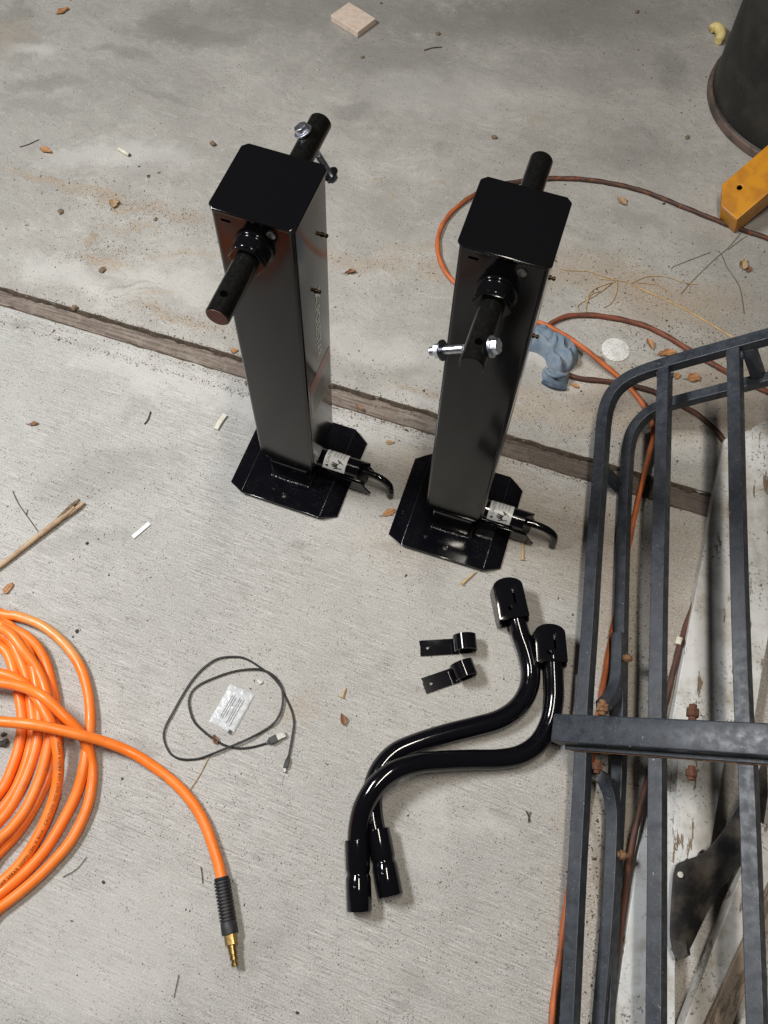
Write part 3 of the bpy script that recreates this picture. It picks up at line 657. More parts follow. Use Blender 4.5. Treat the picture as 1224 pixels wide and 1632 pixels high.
# ------------------------------------------------------------------ orange air hose
def hose():
    base = at(60, 1250); root = empty('air_hose', base, 0, 'coiled orange air hose with black sleeve and brass plug at its end', 'hose')
    rr_ = .0084
    def back(yl, yu, z, k): return [(-36, yl+34, z), (-100-5*k, yl+74, z), (-190-12*k, max(1395, yl+40)-10*k, z), (-255-10*k, 1230, z), (-215-8*k, 1060, z), (-120-6*k, yu-50, z), (-45, yu-28, z)]
    S6 = [(0, 1009, .012), (20, 1026, .012), (35, 1058, .012), (45, 1089, .010), (50, 1124, .009), (53, 1160, .009), (45, 1206, .009), (27, 1254, .009), (0, 1293, .009)]
    S4 = [(0, 990, .012), (17, 999, .016), (35, 1020, .022), (49, 1050, .026), (57, 1085, .026), (63, 1130, .026), (60, 1175, .026), (51, 1212, .026), (36, 1250, .026), (18, 1285, .026), (0, 1308, .026)]
    S5 = [(8, 1000, .026), (32, 1008, .022), (55, 1026, .018), (72, 1053, .012), (82, 1089, .010), (89, 1124, .009), (93, 1160, .009), (88, 1203, .009), (74, 1245, .009), (55, 1285, .009), (29, 1325, .009), (0, 1357, .009)]
    S1 = [(0, 977, .010), (31, 983, .010), (70, 999, .010), (106, 1030, .010), (129, 1065, .010), (141, 1108, .010), (144, 1152, .012), (139, 1190, .016), (133, 1225, .016), (123, 1262, .012), (103, 1304, .009), (73, 1353, .009), (40, 1390, .009), (0, 1424, .009)]
    S3 = [(0, 1073, .028), (30, 1084, .032), (54, 1106, .040), (70, 1132, .042), (84, 1162, .040), (92, 1197, .034), (93, 1232, .026), (87, 1268, .020), (73, 1307, .016), (53, 1346, .014), (29, 1380, .012), (0, 1408, .012)]
    S7 = [(0, 1030, .010), (14, 1046, .010), (24, 1078, .010), (31, 1112, .010), (35, 1150, .010), (30, 1190, .010), (16, 1232, .010), (0, 1262, .010)]
    S2 = [(0, 1088, .040), (39, 1096, .046), (71, 1112, .054), (102, 1141, .046), (124, 1163, .032), (138, 1186, .022), (146, 1215, .012), (147, 1245, .009), (139, 1287, .009), (115, 1337, .009), (79, 1380, .009), (40, 1416, .009), (0, 1447, .009)]
    T = [(-60, 1146, .058), (0, 1150, .062), (59, 1156, .064), (118, 1169, .050), (169, 1183, .028), (216, 1203, .012), (267, 1238, .009), (302, 1273, .009), (325, 1310, .009), (340, 1350, .010), (349, 1380, .011), (354, 1404, .012)]
    S8 = [(0, 1018, .026), (12, 1030, .026), (26, 1060, .026), (37, 1092, .026), (43, 1130, .026), (44, 1165, .026), (38, 1200, .026), (22, 1240, .026), (0, 1276, .026)]
    S9 = [(0, 1000, .040), (18, 1012, .036), (38, 1038, .034), (60, 1068, .026), (72, 1098, .026), (78, 1130, .026), (80, 1165, .026), (73, 1205, .024), (62, 1244, .022), (42, 1288, .022), (20, 1318, .022), (0, 1337, .022)]
    px = S9+back(1337, 1030, .02, 6)+S7+back(1262, 1009, .012, 4)+S6+back(1293, 990, .012, 0)+S4+back(1308, 995, .028, 1)+S5+back(1357, 977, .014, 2)+S1+back(1424, 1060, .02, 0)[:-2]+[(-150, 1040, .026), (-60, 1058, .028)]+S3+back(1408, 1080, .022, 3)[:-2]+[(-160, 1066, .036), (-60, 1080, .038)]+S2+[(-70, 1500, .009), (-200, 1440, .012), (-240, 1260, .03), (-170, 1150, .052)]+T
    pts = resample(spline([at(*p) for p in px], 14), .0045)
    tube = MB().tube(pts, rr_, 16).build('hose_tube', M['hose'], root, world=True, ang=80)
    # printing that runs along one turn
    line = resample(spline([at(*p) for p in reversed(S3[3:])], 14), .001)
    s = 'WP 20BAR 300PSI 10m X 8mm   CAUTION: DO NOT USE ABOVE 300PSI   MADE IN'
    vs, fs = text2d(s, .0062, spacing=1.15)
    mbt = MB()
    def on(v):
        i = min(len(line)-2, max(0, int(v.x/.001))); p = line[i]; t = (line[i+1]-line[i]).normalized()
        x = Vector((0, 0, 1)).cross(t).normalized(); up = t.cross(x); fr = v.x/.001-i
        a = (v.y-.0065)/rr_
        return p+t*(fr*.001)+(up*math.cos(a)+x*math.sin(a))*(rr_+.00025)
    lim = len(line)*.001-.004
    keep = [f for f in fs if max(vs[i].x for i in f) < lim]
    mbt.add([on(v) for v in vs], keep)
    mbt.build('printed_text', M['ink'], tube, flat=True, world=True)
    # strain relief
    p0, p1 = at(353, 1398, .012), at(367, 1489, .0125); L = (p1-p0).length
    prof = [(0, .0090), (.0004, .0112), (.004, .0112)]; x = .005
    while x < L*.76: prof += [(x, .0100), (x+.0006, .0122), (x+.0030, .0124), (x+.0034, .0101)]; x += .0047
    prof += [(L*.78, .0118), (L*.9, .0122), (L-.0008, .0122), (L, .011)]
    MB().turned(p0, p1, prof, 24).build('strain_relief', M['rubber'], root, world=True, ang=50)
    d = (p1-p0).normalized(); q = p1.copy()
    fit = MB().prism(hexa(.0098), 0, .0155, frame(q-d*.001, d, (0, 0, 1))).build('brass_nut', M['brass'], root, bevel=.0008, world=True)
    prof = [(0, .0072), (.003, .0072), (.0032, .0062), (.012, .0062), (.0125, .0050), (.0145, .0050), (.015, .0060), (.019, .0060), (.0195, .0044), (.023, .0040), (.0235, .0056), (.027, .0054), (.0285, .0036)]
    MB().turned(q+d*.0145, q+d*2, prof, 20).build('brass_plug', M['brass'], root, world=True, ang=40)
hose()
# ------------------------------------------------------------------ charging cable
def usb():
    base = at(370, 1130); root = empty('charging_cable', base, 0, 'loosely looped thin black charging cable with two plugs', 'cable')
    z = [(1062, 915), (1075, 880), (1100, 740), (1115, 620), (1095, 520), (1050, 420), (1000, 320), (925, 235), (830, 165), (720, 100), (620, 85), (500, 100), (400, 160), (310, 250), (220, 380), (130, 540), (75, 640), (55, 720), (75, 810), (120, 880), (200, 918), (330, 915), (450, 875), (600, 815), (740, 755), (880, 680), (965, 610), (1012, 520), (1025, 420), (1010, 325), (950, 240), (860, 192), (760, 185), (620, 205), (470, 255), (350, 310), (285, 370), (260, 450), (275, 540), (310, 620), (380, 690), (450, 745), (530, 795), (610, 822), (700, 830), (800, 815), (900, 785)]
    pts = []
    for i, (x, y) in enumerate(z):
        h = .0018+.0012*abs(math.sin(i*.7))
        if 26 <= i <= 32: h += .0028
        if 42 <= i <= 44: h = .0018
        if 22 <= i <= 24: h += .0035
        pts.append(at(250+x*.1961, 1030+y*.1961, h))
    C = resample(spline(pts, 10), .002)
    mb = MB()
    for s in (-1, 1):
        off = []
        for i, p in enumerate(C):
            t = (C[min(i+1, len(C)-1)]-C[max(i-1, 0)]).normalized(); sd = Vector((0, 0, 1)).cross(t); tw = math.sin(i*.021)*.9
            off.append(p+(sd*math.cos(tw)+Vector((0, 0, 1))*abs(math.sin(tw)))*(s*.00085)+Vector((0, 0, .0004)))
        mb.tube(off, .00115, 8)
    mb.build('twin_wire', M['cable'], root, world=True, ang=80)
    def plug(a, b, prof, name, mat, wid, hgt):
        p, q = at(*a), at(*b); d = (q-p); L = d.length; d.normalize(); F = Matrix.Translation(p)@Matrix.Rotation(math.atan2(d.y, d.x), 4, 'Z')
        mb = MB()
        vs = []
        for t, k in prof:
            for y, zz in ((-1, -1), (1, -1), (1, 1), (-1, 1)): vs.append(F@Vector((L*t, y*wid/2*k, zz*hgt/2*min(1, k+.1))))
        n = len(prof)
        mb.add(vs, [(4*i+k, 4*i+(k+1) % 4, 4*i+4+(k+1) % 4, 4*i+4+k) for i in range(n-1) for k in range(4)]+[(3, 2, 1, 0), (4*n-4, 4*n-3, 4*n-2, 4*n-1)])
        return mb.build(name, mat, root, bevel=.0006, world=True)
    plug((425.5, 1184, .005), (441.5, 1176, .005), [(0, .4), (.25, .6), (.3, 1), (1, 1)], 'plug_body', M['rubber'], .0115, .007)
    plug((441, 1176.3, .005), (455, 1169.5, .005), [(0, 1), (1, 1)], 'plug_shell', M['plugsteel'], .0098, .004)
    plug((460.2, 1206, .004), (454.5, 1224.5, .004), [(0, .45), (.2, .7), (.3, 1), (.92, 1), (1, .8)], 'small_plug_body', M['rubber'], .0075, .0055)
    plug((454.8, 1224, .004), (453, 1231, .004), [(0, 1), (1, 1)], 'small_plug_tip', M['plugsteel'], .0045, .002)
usb()
# ------------------------------------------------------------------ plastic sachet inside the cable loop
def grid_patch(corners, nx, ny, hfun):
    A, B, C_, D = [at(*c) for c in corners]; vs = []
    for j in range(ny+1):
        for i in range(nx+1):
            u, v = i/nx, j/ny
            p = A*(1-u)*(1-v)+B*u*(1-v)+C_*u*v+D*(1-u)*v; p.z = hfun(u, v, p); vs.append(p)
    return vs, [(j*(nx+1)+i, j*(nx+1)+i+1, (j+1)*(nx+1)+i+1, (j+1)*(nx+1)+i) for j in range(ny) for i in range(nx)]
def sachet():
    base = at(368, 1130); root = empty('plastic_sachet', base, 0, 'crinkled clear plastic sachet with thin dark pins inside the cable loop', 'sachet')
    cr = [(367.5, 1090.5), (406, 1107.5), (371, 1171), (333.5, 1150)]
    def hf(s): return lambda u, v, p: .0025+s*(.0030*math.sqrt(max(0, math.sin(math.pi*u)*math.sin(math.pi*v)))+.0012*mnoise.noise(Vector((p.x*120, p.y*120, s)))) + .0008*mnoise.noise(Vector((p.x*260, p.y*260, 0)))
    mb = MB(); vs, fs = grid_patch(cr, 26, 40, hf(1)); mb.add(vs, fs)
    vs, fs = grid_patch(cr, 10, 14, lambda u, v, p: .0008); mb.add(vs, fs)
    mb.build('pouch', M['sachet'], root, world=True, ang=80)
    A, B, C_, D = [at(*c) for c in cr]
    for u, v0, v1 in ((.30, .22, .78), (.38, .18, .80), (.46, .25, .74), (.60, .20, .85), (.67, .24, .80), (.76, .22, .88)):
        p = A*(1-u)*(1-v0)+B*u*(1-v0)+C_*u*v0+D*(1-u)*v0; q = A*(1-u)*(1-v1)+B*u*(1-v1)+C_*u*v1+D*(1-u)*v1
        p.z = q.z = .0058; MB().tube([p, q], .0004, 6).build('pin', M['inkgrey'], root, world=True)
    p = at(366.5, 1166.5, .004); MB().box(-.003, .003, -.003, .003, 0, .0006, Matrix.Translation(p)@Matrix.Rotation(R(-25), 4, 'Z')).build('printed_mark', M['ink'], root, world=True)
sachet()

# ------------------------------------------------------------------ metal rack lying tilted at the right
_t = (at(948, 870, .075)-at(908, 1632, .075)).normalized(); _s = _t.cross(Vector((0, 0, 1))).normalized()
AL = R(40); GN = (-_s*math.sin(AL)+Vector((0, 0, 1))*math.cos(AL)).normalized(); GP = at(948, 870, .075)
def gp(px, py, off=0.):
    v = ray(px, py); t = ((GP+GN*off-CAM).dot(GN))/v.dot(GN); return CAM+v*t
def rack():
    base = gp(1000, 1000); base.z = 0
    root = empty('metal_rack', base, 0, 'faded black square-tube metal rack lying tilted over old boards', 'rack')
    S = .0212
    def sq(name, pts, mat=None, s=S, h=None, par=root, n=10, straight=False):
        P = pts if straight else spline(pts, n)
        return MB().tube(P, .01, sq=(s, h or s), upv=GN).build(name, mat or M['grill'], par, bevel=.0013, seg=2, world=True, ang=30)
    outer = [(900, 1760), (908, 1632), (918, 1430), (928, 1240), (931, 1130), (940, 1000), (948, 870), (954, 790), (959, 720), (963, 670), (970, 641), (983, 620), (1003, 604), (1030, 592), (1068, 580), (1128, 563), (1224, 537), (1330, 508)]
    sq('outer_rail', [gp(*p) for p in outer], n=8)
    for pts in ([(1060, 588), (1052.5, 877), (1048, 1130), (1048, 1240), (1046, 1632), (1045, 1760)], [(1171, 556), (1177.5, 877), (1186, 1140), (1193, 1240), (1207, 1632), (1213, 1760)], [(1292, 525), (1306, 877), (1322, 1140), (1350, 1760)]):
        sq('slat', [gp(*p, -.001) for p in pts], n=3)
    D = -.075
    inner = [(1340, 575), (1224, 604), (1157, 621), (1098, 636), (1056, 648), (1030, 662), (1011, 684), (1002, 712), (999, 746), (996, 800), (993, 877), (990, 1000), (988, 1130), (986, 1240), (978, 1400), (966, 1632), (960, 1760)]
    sq('lower_rail', [gp(*p, D) for p in inner], s=.0190, n=8)
    # short struts between the two loops
    sq('strut', [gp(1193, 553, -.010), gp(1210, 603, D)], s=.020, straight=True)
    sq('strut', [gp(957, 745, -.010), gp(985, 775, D)], s=.020, straight=True)
    # bent brace ends near the cross channel
    sq('brace', [gp(*p) for p in ((986, 1010, D+.010), (985, 1060, D+.012), (982, 1090, D+.016), (973, 1112, D+.03), (958, 1128, D+.05))], s=.019, n=6)
    sq('brace', [gp(*p) for p in ((938, 1233, D+.05), (956, 1238, D+.042), (968, 1252, D+.03), (976, 1278, D+.02), (978, 1320, D+.014), (972, 1450, D+.012), (957, 1632, D+.010), (950, 1760, D+.01))], s=.0190, n=6)
    for px, py in ((1060, 590), (1171, 560), (1294, 528)):
        for s2 in (-1, 1):
            c0 = gp(px+s2*11, py+7, .004); P = [c0+_t*(.012*(k/6-.5))*-1+GN*(.001*math.sin(k*2.1)) for k in range(7)]
            MB().tube(P, [.0028+.0008*math.sin(k*1.9+px) for k in range(7)], 8).build('weld_bead', M['rustpale'] if s2 < 0 else M['grill'], root, world=True)
    # cross channel on top of the slats
    a, b = gp(894, 1166, .0118), gp(1330, 1192, .0118); d = (b-a); L = d.length; d.normalize(); sd = GN.cross(d).normalized()
    F = Matrix((d, sd, GN)).transposed().to_4x4(); F.translation = a
    w2 = .0215
    ch = MB().box(0, L, -w2, w2, .001, .030, F).build('cross_channel', M['grill'], root, bevel=.003, seg=3, world=True, ang=30)
    MB().box(.012, L, -w2-.006, -w2+.004, .000, .006, F).build('channel_lip', M['grill'], ch, bevel=.0012, world=True)
    MB().box(.02, L-.02, -w2-.0068, -w2-.005, -.0012, .0018, F).build('rusty_edge', M['rustpale'], ch, world=True)
    def rbolt(px, py, off, mat, r_=.0085, hh=.010, dirv=None):
        p = gp(px, py, off); dv = dirv or sd
        mb = MB().prism(hexa(r_), -hh*.5, hh*.5, frame(p, dv, GN)); mb.turned(p-dv*hh, p+dv*9, [(0, r_*.62), (hh*2.0, r_*.6)], 12)
        mb.build('rusty_bolt', mat, root, bevel=.001, world=True)
    rbolt(960, 1128, .010, M['rustpale'], .0095, .012)
    rbolt(1104, 1136, .012, M['rust'], .0095, .012)
    rbolt(952, 1222, .004, M['rust']); rbolt(1102, 1232, .004, M['rust'])
    rbolt(1000, 1049, -.062, M['rustpale'], .0075, .008, _s); rbolt(992, 1363, -.062, M['rustpale'], .0075, .008, _s)
rack()
# ------------------------------------------------------------------ old boards and scraps under the rack
def board(name, quad, z0, th, mat, label, cat, jag=0., seed=0, group=None):
    """plank given by its four top corners (pixel, pixel, height); ends may be broken"""
    A, B, C_, D = [at(*q) for q in quad]; n = 10; base = (A+B+C_+D)/4; base.z = 0
    root = empty(name, base, 0, label, cat, group)
    top = []
    for i in range(n+1): top.append(A.lerp(B, i/n)+(A-D).normalized()*(jag*mnoise.noise(Vector((i*1.9, seed, 0)))))
    for i in range(1, n): top.append(B.lerp(C_, i/n)+(B-A).normalized()*(jag*.15*mnoise.noise(Vector((i*1.3, seed, 5)))))
    for i in range(n+1): top.append(C_.lerp(D, i/n)+(D-A).normalized()*(jag*mnoise.noise(Vector((i*1.9, seed, 8)))))
    for i in range(1, n): top.append(D.lerp(A, i/n)+(A-B).normalized()*(jag*.15*mnoise.noise(Vector((i*1.3, seed, 3)))))
    bot = [p-Vector((0, 0, th)) for p in top]; N = len(top)
    mb = MB().add(top+bot, [tuple(range(N)), tuple(range(2*N-1, N-1, -1))]+[(i, i+N, (i+1) % N+N, (i+1) % N) for i in range(N)])
    mb.build('plank', mat, root, bevel=.0012, world=True, ang=30)
    return root
board('painted_board', [(1155, 700, .022), (1290, 640, .022), (1196, 1180, .022), (1066, 1172, .022)], 0, .020, M['whiteboard'], 'white painted board with peeling paint under the far half of the rack', 'board', .012, 2, 'old boards under the rack')
board('painted_board', [(1085, 1150, .030), (1166, 1150, .030), (1132, 1352, .030), (1070, 1382, .030)], 0, .028, M['whiteboard'], 'speckled white board end with a broken edge in front of the cross channel', 'board', .018, 5, 'old boards under the rack')
board('painted_board', [(1032, 1255, .030), (1078, 1262, .030), (1075, 1720, .028), (965, 1720, .028)], 0, .028, M['whiteboard2'], 'flaked white board with bare wood edge along the lower rail', 'board', .010, 9, 'old boards under the rack')
board('weathered_board', [(1212, 1310, .052), (1300, 1360, .052), (1150, 1740, .050), (1058, 1720, .050)], 0, .030, M['greywood'], 'grey weathered board with worn white paint crossing behind the near slats', 'board', .010, 12, 'old boards under the rack')
board('bare_lath', [(1228, 1405, .064), (1250, 1420, .064), (1135, 1720, .062), (1085, 1720, .062)], 0, .010, M['oldwood'], 'narrow bare brown lath lying on the grey weathered board', 'lath', .008, 15)
board('mint_panel', [(1235, 1480, .040), (1330, 1500, .040), (1330, 1740, .040), (1120, 1740, .040)], 0, .012, M['mint'], 'pale mint painted panel at the front right under the rack', 'panel', .004, 17)
board('painted_board', [(1212, 1200, .035), (1300, 1190, .035), (1300, 1400, .035), (1204, 1340, .035)], 0, .020, M['whiteboard'], 'white board piece right of the last slat below the cross channel', 'board', .012, 21, 'old boards under the rack')
def scrap():
    pts_o = [(1222, 1205), (1194, 1258), (1162, 1312), (1126, 1356), (1096, 1370), (1077, 1382), (1071, 1430), (1069, 1495), (1078, 1526), (1094, 1526)]
    pts_i = [(1215, 1330), (1190, 1368), (1166, 1395), (1142, 1428), (1122, 1466), (1106, 1500), (1098, 1516)]
    base = at(1130, 1400); root = empty('bent_metal_scrap', base, 0, 'dirty black bent sheet metal scrap curving between the near slats', 'metal scrap')
    o_ = spline([at(*p, .062) for p in pts_o], 4); i_ = spline([at(*p, .040) for p in pts_i], 5)
    n = min(len(o_), len(i_)); o_ = [o_[int(k*(len(o_)-1)/(n-1))] for k in range(n)]; i_ = [i_[int(k*(len(i_)-1)/(n-1))] for k in range(n)]
    vs = []
    for a, b in zip(o_, i_):
        m_ = (a+b)/2+Vector((0, 0, .012)); vs += [a, m_, b, b-Vector((0, 0, .004)), m_-Vector((0, 0, .004)), a-Vector((0, 0, .004))]
    MB().add(vs, [(6*i+k, 6*i+(k+1) % 6, 6*i+6+(k+1) % 6, 6*i+6+k) for i in range(n-1) for k in range(6)]+[tuple(range(6)), tuple(6*n-1-k for k in range(6))]).build('sheet', M['darkmetal'], root, world=True, ang=50)
    p = at(1084, 1394, .066); MB().turned(p, p+Vector((0, 0, 1)), [(0, .0042), (.0012, .0042), (.0013, .002)], 14).build('hole_spot', M['stone'], root, world=True)  # pale disc standing in for a hole through the sheet
scrap()
# dark litter under the rack
# ------------------------------------------------------------------ cords
def cord(name, px, r_, mat, label, cat='cord', twist=True, n=12):
    base = at(px[0][0], px[0][1]); root = empty(name, base, 0, label, cat)
    P = resample(spline([at(*p) for p in px], n), .004)
    if twist:
        mb = MB(); N = 10; vs = []
        for i, p in enumerate(P):
            t = (P[min(i+1, len(P)-1)]-P[max(i-1, 0)]).normalized(); x = t.cross(Vector((0, 0, 1))).normalized(); u = x.cross(t)
            for k in range(N):
                a = 2*math.pi*k/N; rr_ = r_*(1+.10*math.cos(3*(a-i*.16))); vs.append(p+(x*math.cos(a)+u*math.sin(a))*rr_)
        mb.add(vs, [(i*N+k, i*N+(k+1) % N, (i+1)*N+(k+1) % N, (i+1)*N+k) for i in range(len(P)-1) for k in range(N)])
        mb.build('cord_jacket', mat, root, world=True, ang=80)
    else: MB().tube(P, r_, 10).build('cord_jacket', mat, root, world=True, ang=80)
    return root
z_ = .006
cord('extension_cord', [(1300, 412, z_), (1224, 380, z_), (1160, 358, z_), (1090, 330, z_), (1020, 303, z_), (950, 288, z_), (885, 284, z_), (820, 290, z_), (768, 304, z_), (725, 333, z_), (702, 365, z_), (698, 400, z_), (712, 436, z_), (745, 465, z_), (800, 490, z_), (845, 508, z_), (880, 523, .010), (918, 546, .030), (955, 575, .022), (990, 605, .012), (1018, 635, .010), (1038, 668, .008), (1040, 700, .008), (1030, 745, .008), (1014, 810, .008), (1000, 880, .008), (985, 960, .010), (970, 1040, .012), (958, 1110, .014), (945, 1200, .010), (925, 1330, .008), (903, 1440, .007), (893, 1520, .006), (882, 1600, .006), (874, 1700, .006)],
     .0048, M['cord'], 'orange extension cord looping behind the right jack and down under the rack')
cord('red_brown_cord', [(868, 528, .006), (880, 514, .006), (905, 504, .006), (940, 502, .006), (985, 508, .006), (1030, 520, .006), (1070, 540, .006), (1105, 562, .006), (1150, 588, .006), (1224, 625, .006), (1300, 655, .006)], .0052, M['redcord'], 'dirty red-brown cord arching over the blue glove towards the rack corner')
cord('dark_cord', [(896, 594, .006), (925, 603, .006), (985, 610, .006), (1035, 622, .006), (1075, 640, .006), (1110, 660, .006), (1140, 685, .006), (1158, 712, .006), (1161, 745, .007), (1156, 800, .012), (1143, 850, .016), (1122, 920, .012), (1098, 985, .008), (1082, 1035, .008), (1066, 1100, .008), (1048, 1180, .010), (1030, 1250, .030), (1018, 1300, .038), (1004, 1365, .030), (996, 1440, .012), (985, 1560, .010)], .0050, M['browncord'], 'dark red-brown cord running from the glove down under the middle slat')
def tape():
    p = at(1082, 1022, .008); a, b = at(1083.5, 1017, .008), at(1080.5, 1028, .008)
    o = MB().turned(a, b, [(0, .0060), ((b-a).length, .0060)], 14).build('tape_band', M['butt']); tag(o, 'pale tape band round the dark cord between two slats', 'tape')
tape()
# ------------------------------------------------------------------ blue glove
def inside(p, poly):
    c = False; n = len(poly)
    for i in range(n):
        a, b = poly[i], poly[i-1]
        if (a[1] > p[1]) != (b[1] > p[1]) and p[0] < (b[0]-a[0])*(p[1]-a[1])/(b[1]-a[1])+a[0]: c = not c
    return c
def dist_edge(p, poly):
    best = 9
    for i in range(len(poly)):
        a = np.array(poly[i-1]); b = np.array(poly[i]); d = b-a; t = max(0, min(1, np.dot(np.array(p)-a, d)/max(np.dot(d, d), 1e-12)))
        best = min(best, np.linalg.norm(np.array(p)-a-d*t))
    return best
def pillow(poly_px, h, rad, step, wr, wsc, seed, zoff=0.):
    """soft heap filling an outline on the floor: returns verts, faces"""
    o = [at(*p) for p in poly_px]
    o = [(p.x, p.y) for p in spline([Vector((q.x, q.y, 0)) for q in o+[o[0]]], 5)[:-1]]
    bm = bmesh.new(); vv = [bm.verts.new((x, y, 0)) for x, y in o]; f = bm.faces.new(vv)
    if f.normal.z < 0: f.normal_flip()
    bm.verts.ensure_lookup_table()
    x0, x1 = min(p[0] for p in o), max(p[0] for p in o); y0, y1 = min(p[1] for p in o), max(p[1] for p in o)
    for ax, a0, a1 in ((0, x0, x1), (1, y0, y1)):
        t = a0+step
        while t < a1:
            pc = [0, 0, 0]; pc[ax] = t; no = [0, 0, 0]; no[ax] = 1
            bmesh.ops.bisect_plane(bm, geom=bm.verts[:]+bm.edges[:]+bm.faces[:], plane_co=pc, plane_no=no); t += step
    for v in bm.verts:
        d = dist_edge((v.co.x, v.co.y), o); k = min(1, d/rad); s = math.sqrt(max(0, 1-(1-k)**2))
        q = Vector((v.co.x*wsc*.75+v.co.y*wsc*.45, (v.co.y-v.co.x)*wsc*.40, seed))
        w_ = 1-abs(mnoise.noise(q))*2.4+.4*(1-2.2*abs(mnoise.noise(q*2.1+Vector((3, 1, 0)))))
        v.co.z = zoff+h*s*(.8+.2*mnoise.noise(q*.6))+wr*w_*s
    bm.verts.index_update(); vs = [v.co.copy() for v in bm.verts]; fs = [tuple(v.index for v in f.verts) for f in bm.faces]; bm.free()
    return vs, fs
def glove():
    base = at(885, 560); root = empty('blue_glove', base, 0, 'crumpled dusty blue work glove beside the right jack', 'glove')
    vs, fs = pillow([(838, 535), (850, 524), (872, 527), (893, 540), (912, 552), (921, 566), (919, 580), (908, 592), (896, 600), (882, 596), (872, 585), (868, 572), (855, 563), (838, 556)], .024, .026, .0036, .015, 46, 2.)
    MB().add(vs, fs).build('palm', M['glove'], root, world=True, ang=80)
    vs, fs = pillow([(866, 587), (880, 592), (895, 598), (907, 598), (905, 610), (900, 619), (884, 615), (868, 609), (863, 598)], .020, .016, .0034, .009, 75, 6.)
    cf = MB().add(vs, fs).build('cuff', M['glove'], root, world=True, ang=80)
    MB().tube(spline([at(865, 608, .004), at(875, 613, .009), (at(888, 617, .009)), at(902, 619, .004)], 6), .0042, 10).build('cuff_edge', M['glovedark'], cf, world=True)
    MB().tube(spline([at(870, 589, .020), at(876, 596, .029), at(886, 600, .031), at(900, 598, .024)], 6), .0032, 10).build('elastic_fold', M['glove'], cf, world=True)
    vs, fs = pillow([(846, 530), (866, 536), (880, 545), (876, 556), (862, 552), (846, 545)], .012, .012, .004, .004, 60, 9., .022)
    MB().add(vs, fs).build('finger_fold', M['glove'], root, world=True, ang=80)
glove()
# ------------------------------------------------------------------ white disc
p = at(981, 558)
o = MB().turned((p.x, p.y, 0), (p.x, p.y, 1), [(0, .0275), (.0012, .0280), (.0022, .0276), (.0026, .026), (.0026, .001)], 40).build('white_disc', M['disc']); tag(o, 'small speckled white disc lying between glove and leaves', 'disc')
# ------------------------------------------------------------------ black bin and yellow steel foot
def bin_():
    c = Vector((.925, 1.735, 0)); root = empty('black_bin', c, 0, 'large black round bin with brown dusty bottom rim at the far right', 'bin')
    MB().turned((0, 0, .004), (0, 0, 1), [(0, .222), (.014, .226), (.020, .220), (.30, .232), (.52, .240), (.52, .232), (.02, .214), (.02, .01)], 72).build('shell', M['bin'], root, ang=30)
    MB().turned((0, 0, .002), (0, 0, 1), [(0, .219), (.001, .2275), (.008, .2295), (.018, .2285), (.0205, .2245)], 72).build('bottom_rim', M['binrim'], root, ang=30)
    MB().turned((0, 0, .505), (0, 0, 1), [(0, .241), (.002, .250), (.016, .250), (.018, .238)], 72).build('top_rim', M['bin'], root, ang=30)
    for a in (R(196), R(16)):
        F = Matrix.Rotation(a, 4, 'Z'); MB().box(.231, .250, -.035, .035, .42, .445, F).build('handle', M['bin'], root, bevel=.004)
bin_()
def yellow():
    a = at(1158, 336, .032); d = Vector((.60, .48, .34)).normalized(); side = Vector((-.62, .785, .0)); side = (side-d*side.dot(d)).normalized(); nn = d.cross(side).normalized()
    if nn.z < 0: nn = -nn
    root = empty('yellow_steel_foot', (a.x, a.y, 0), 0, 'worn yellow steel foot with a bolt hole in front of the black bin', 'machine foot')
    F = Matrix((d, side, nn)).transposed().to_4x4(); F.translation = a
    w2, h2 = .041, .031
    poly = [(-.012, -w2), (.40, -w2), (.40, w2), (.022, w2), (-.012, w2-.036)]
    sh = MB().plate(poly, [circ(.040, .010, .0055, 14)], h2-.006, h2, F)
    sh.prism(poly, -h2, h2-.0065, F)
    MB().turned(F@Vector((.040, .010, h2-.0055)), F@Vector((.040, .010, 1)), [(0, .0054), (.0004, .0054)], 14).build('bolt_hole', M['hole_shade'], root, world=True)
    o = sh.build('steel_leg', M['yellow'], root, bevel=.002, world=True)
    return root
yellow()
# ------------------------------------------------------------------ small things on the floor
p = at(563, 37); F = Matrix.Translation((p.x, p.y, 0))@Matrix.Rotation(R(-38), 4, 'Z')
mb = MB().box(-.044, .044, -.033, .033, .0005, .017); mb.xform(lambda v: F@(v+Vector((.0015*mnoise.noise(v*60), .0015*mnoise.noise(v*60+Vector((5, 0, 0))), 0))))
o = mb.build('tile_piece', M['tile'], bevel=.0015); tag(o, 'pinkish rectangular tile piece lying at the far edge', 'tile')
def foam():
    pts = [at(1133, 46, .012), at(1141, 43, .014), at(1148, 49, .014), at(1149, 58, .013), at(1144, 66, .010)]
    P = spline(pts, 6); n = len(P); o = MB().tube(P, [.0125*(.55+.45*math.sin(math.pi*(.15+.7*i/(n-1)))) for i in range(n)], 14).build('foam_peanut', M['foam'], ang=80)
    tag(o, 'curved yellow foam piece beside the black bin', 'foam')
foam()
def stick(name, a, b, r_, mat, label, cat, bow=.0, r2=None, sq=None, z=None, group=None):
    zz = r_ if z is None else z
    A, B = at(*a, zz), at(*b, zz); mid = (A+B)/2+Vector((-(B-A).y, (B-A).x, 0))*bow
    P = spline([A, mid, B], 8); n = len(P)
    mb = MB()
    if sq: mb.tube(P, r_, sq=sq)
    else: mb.tube(P, [r_+((r2 or r_)-r_)*i/(n-1) for i in range(n)], 8)
    o = mb.build(name, mat, ang=50 if not sq else 30); return tag(o, label, cat, group)
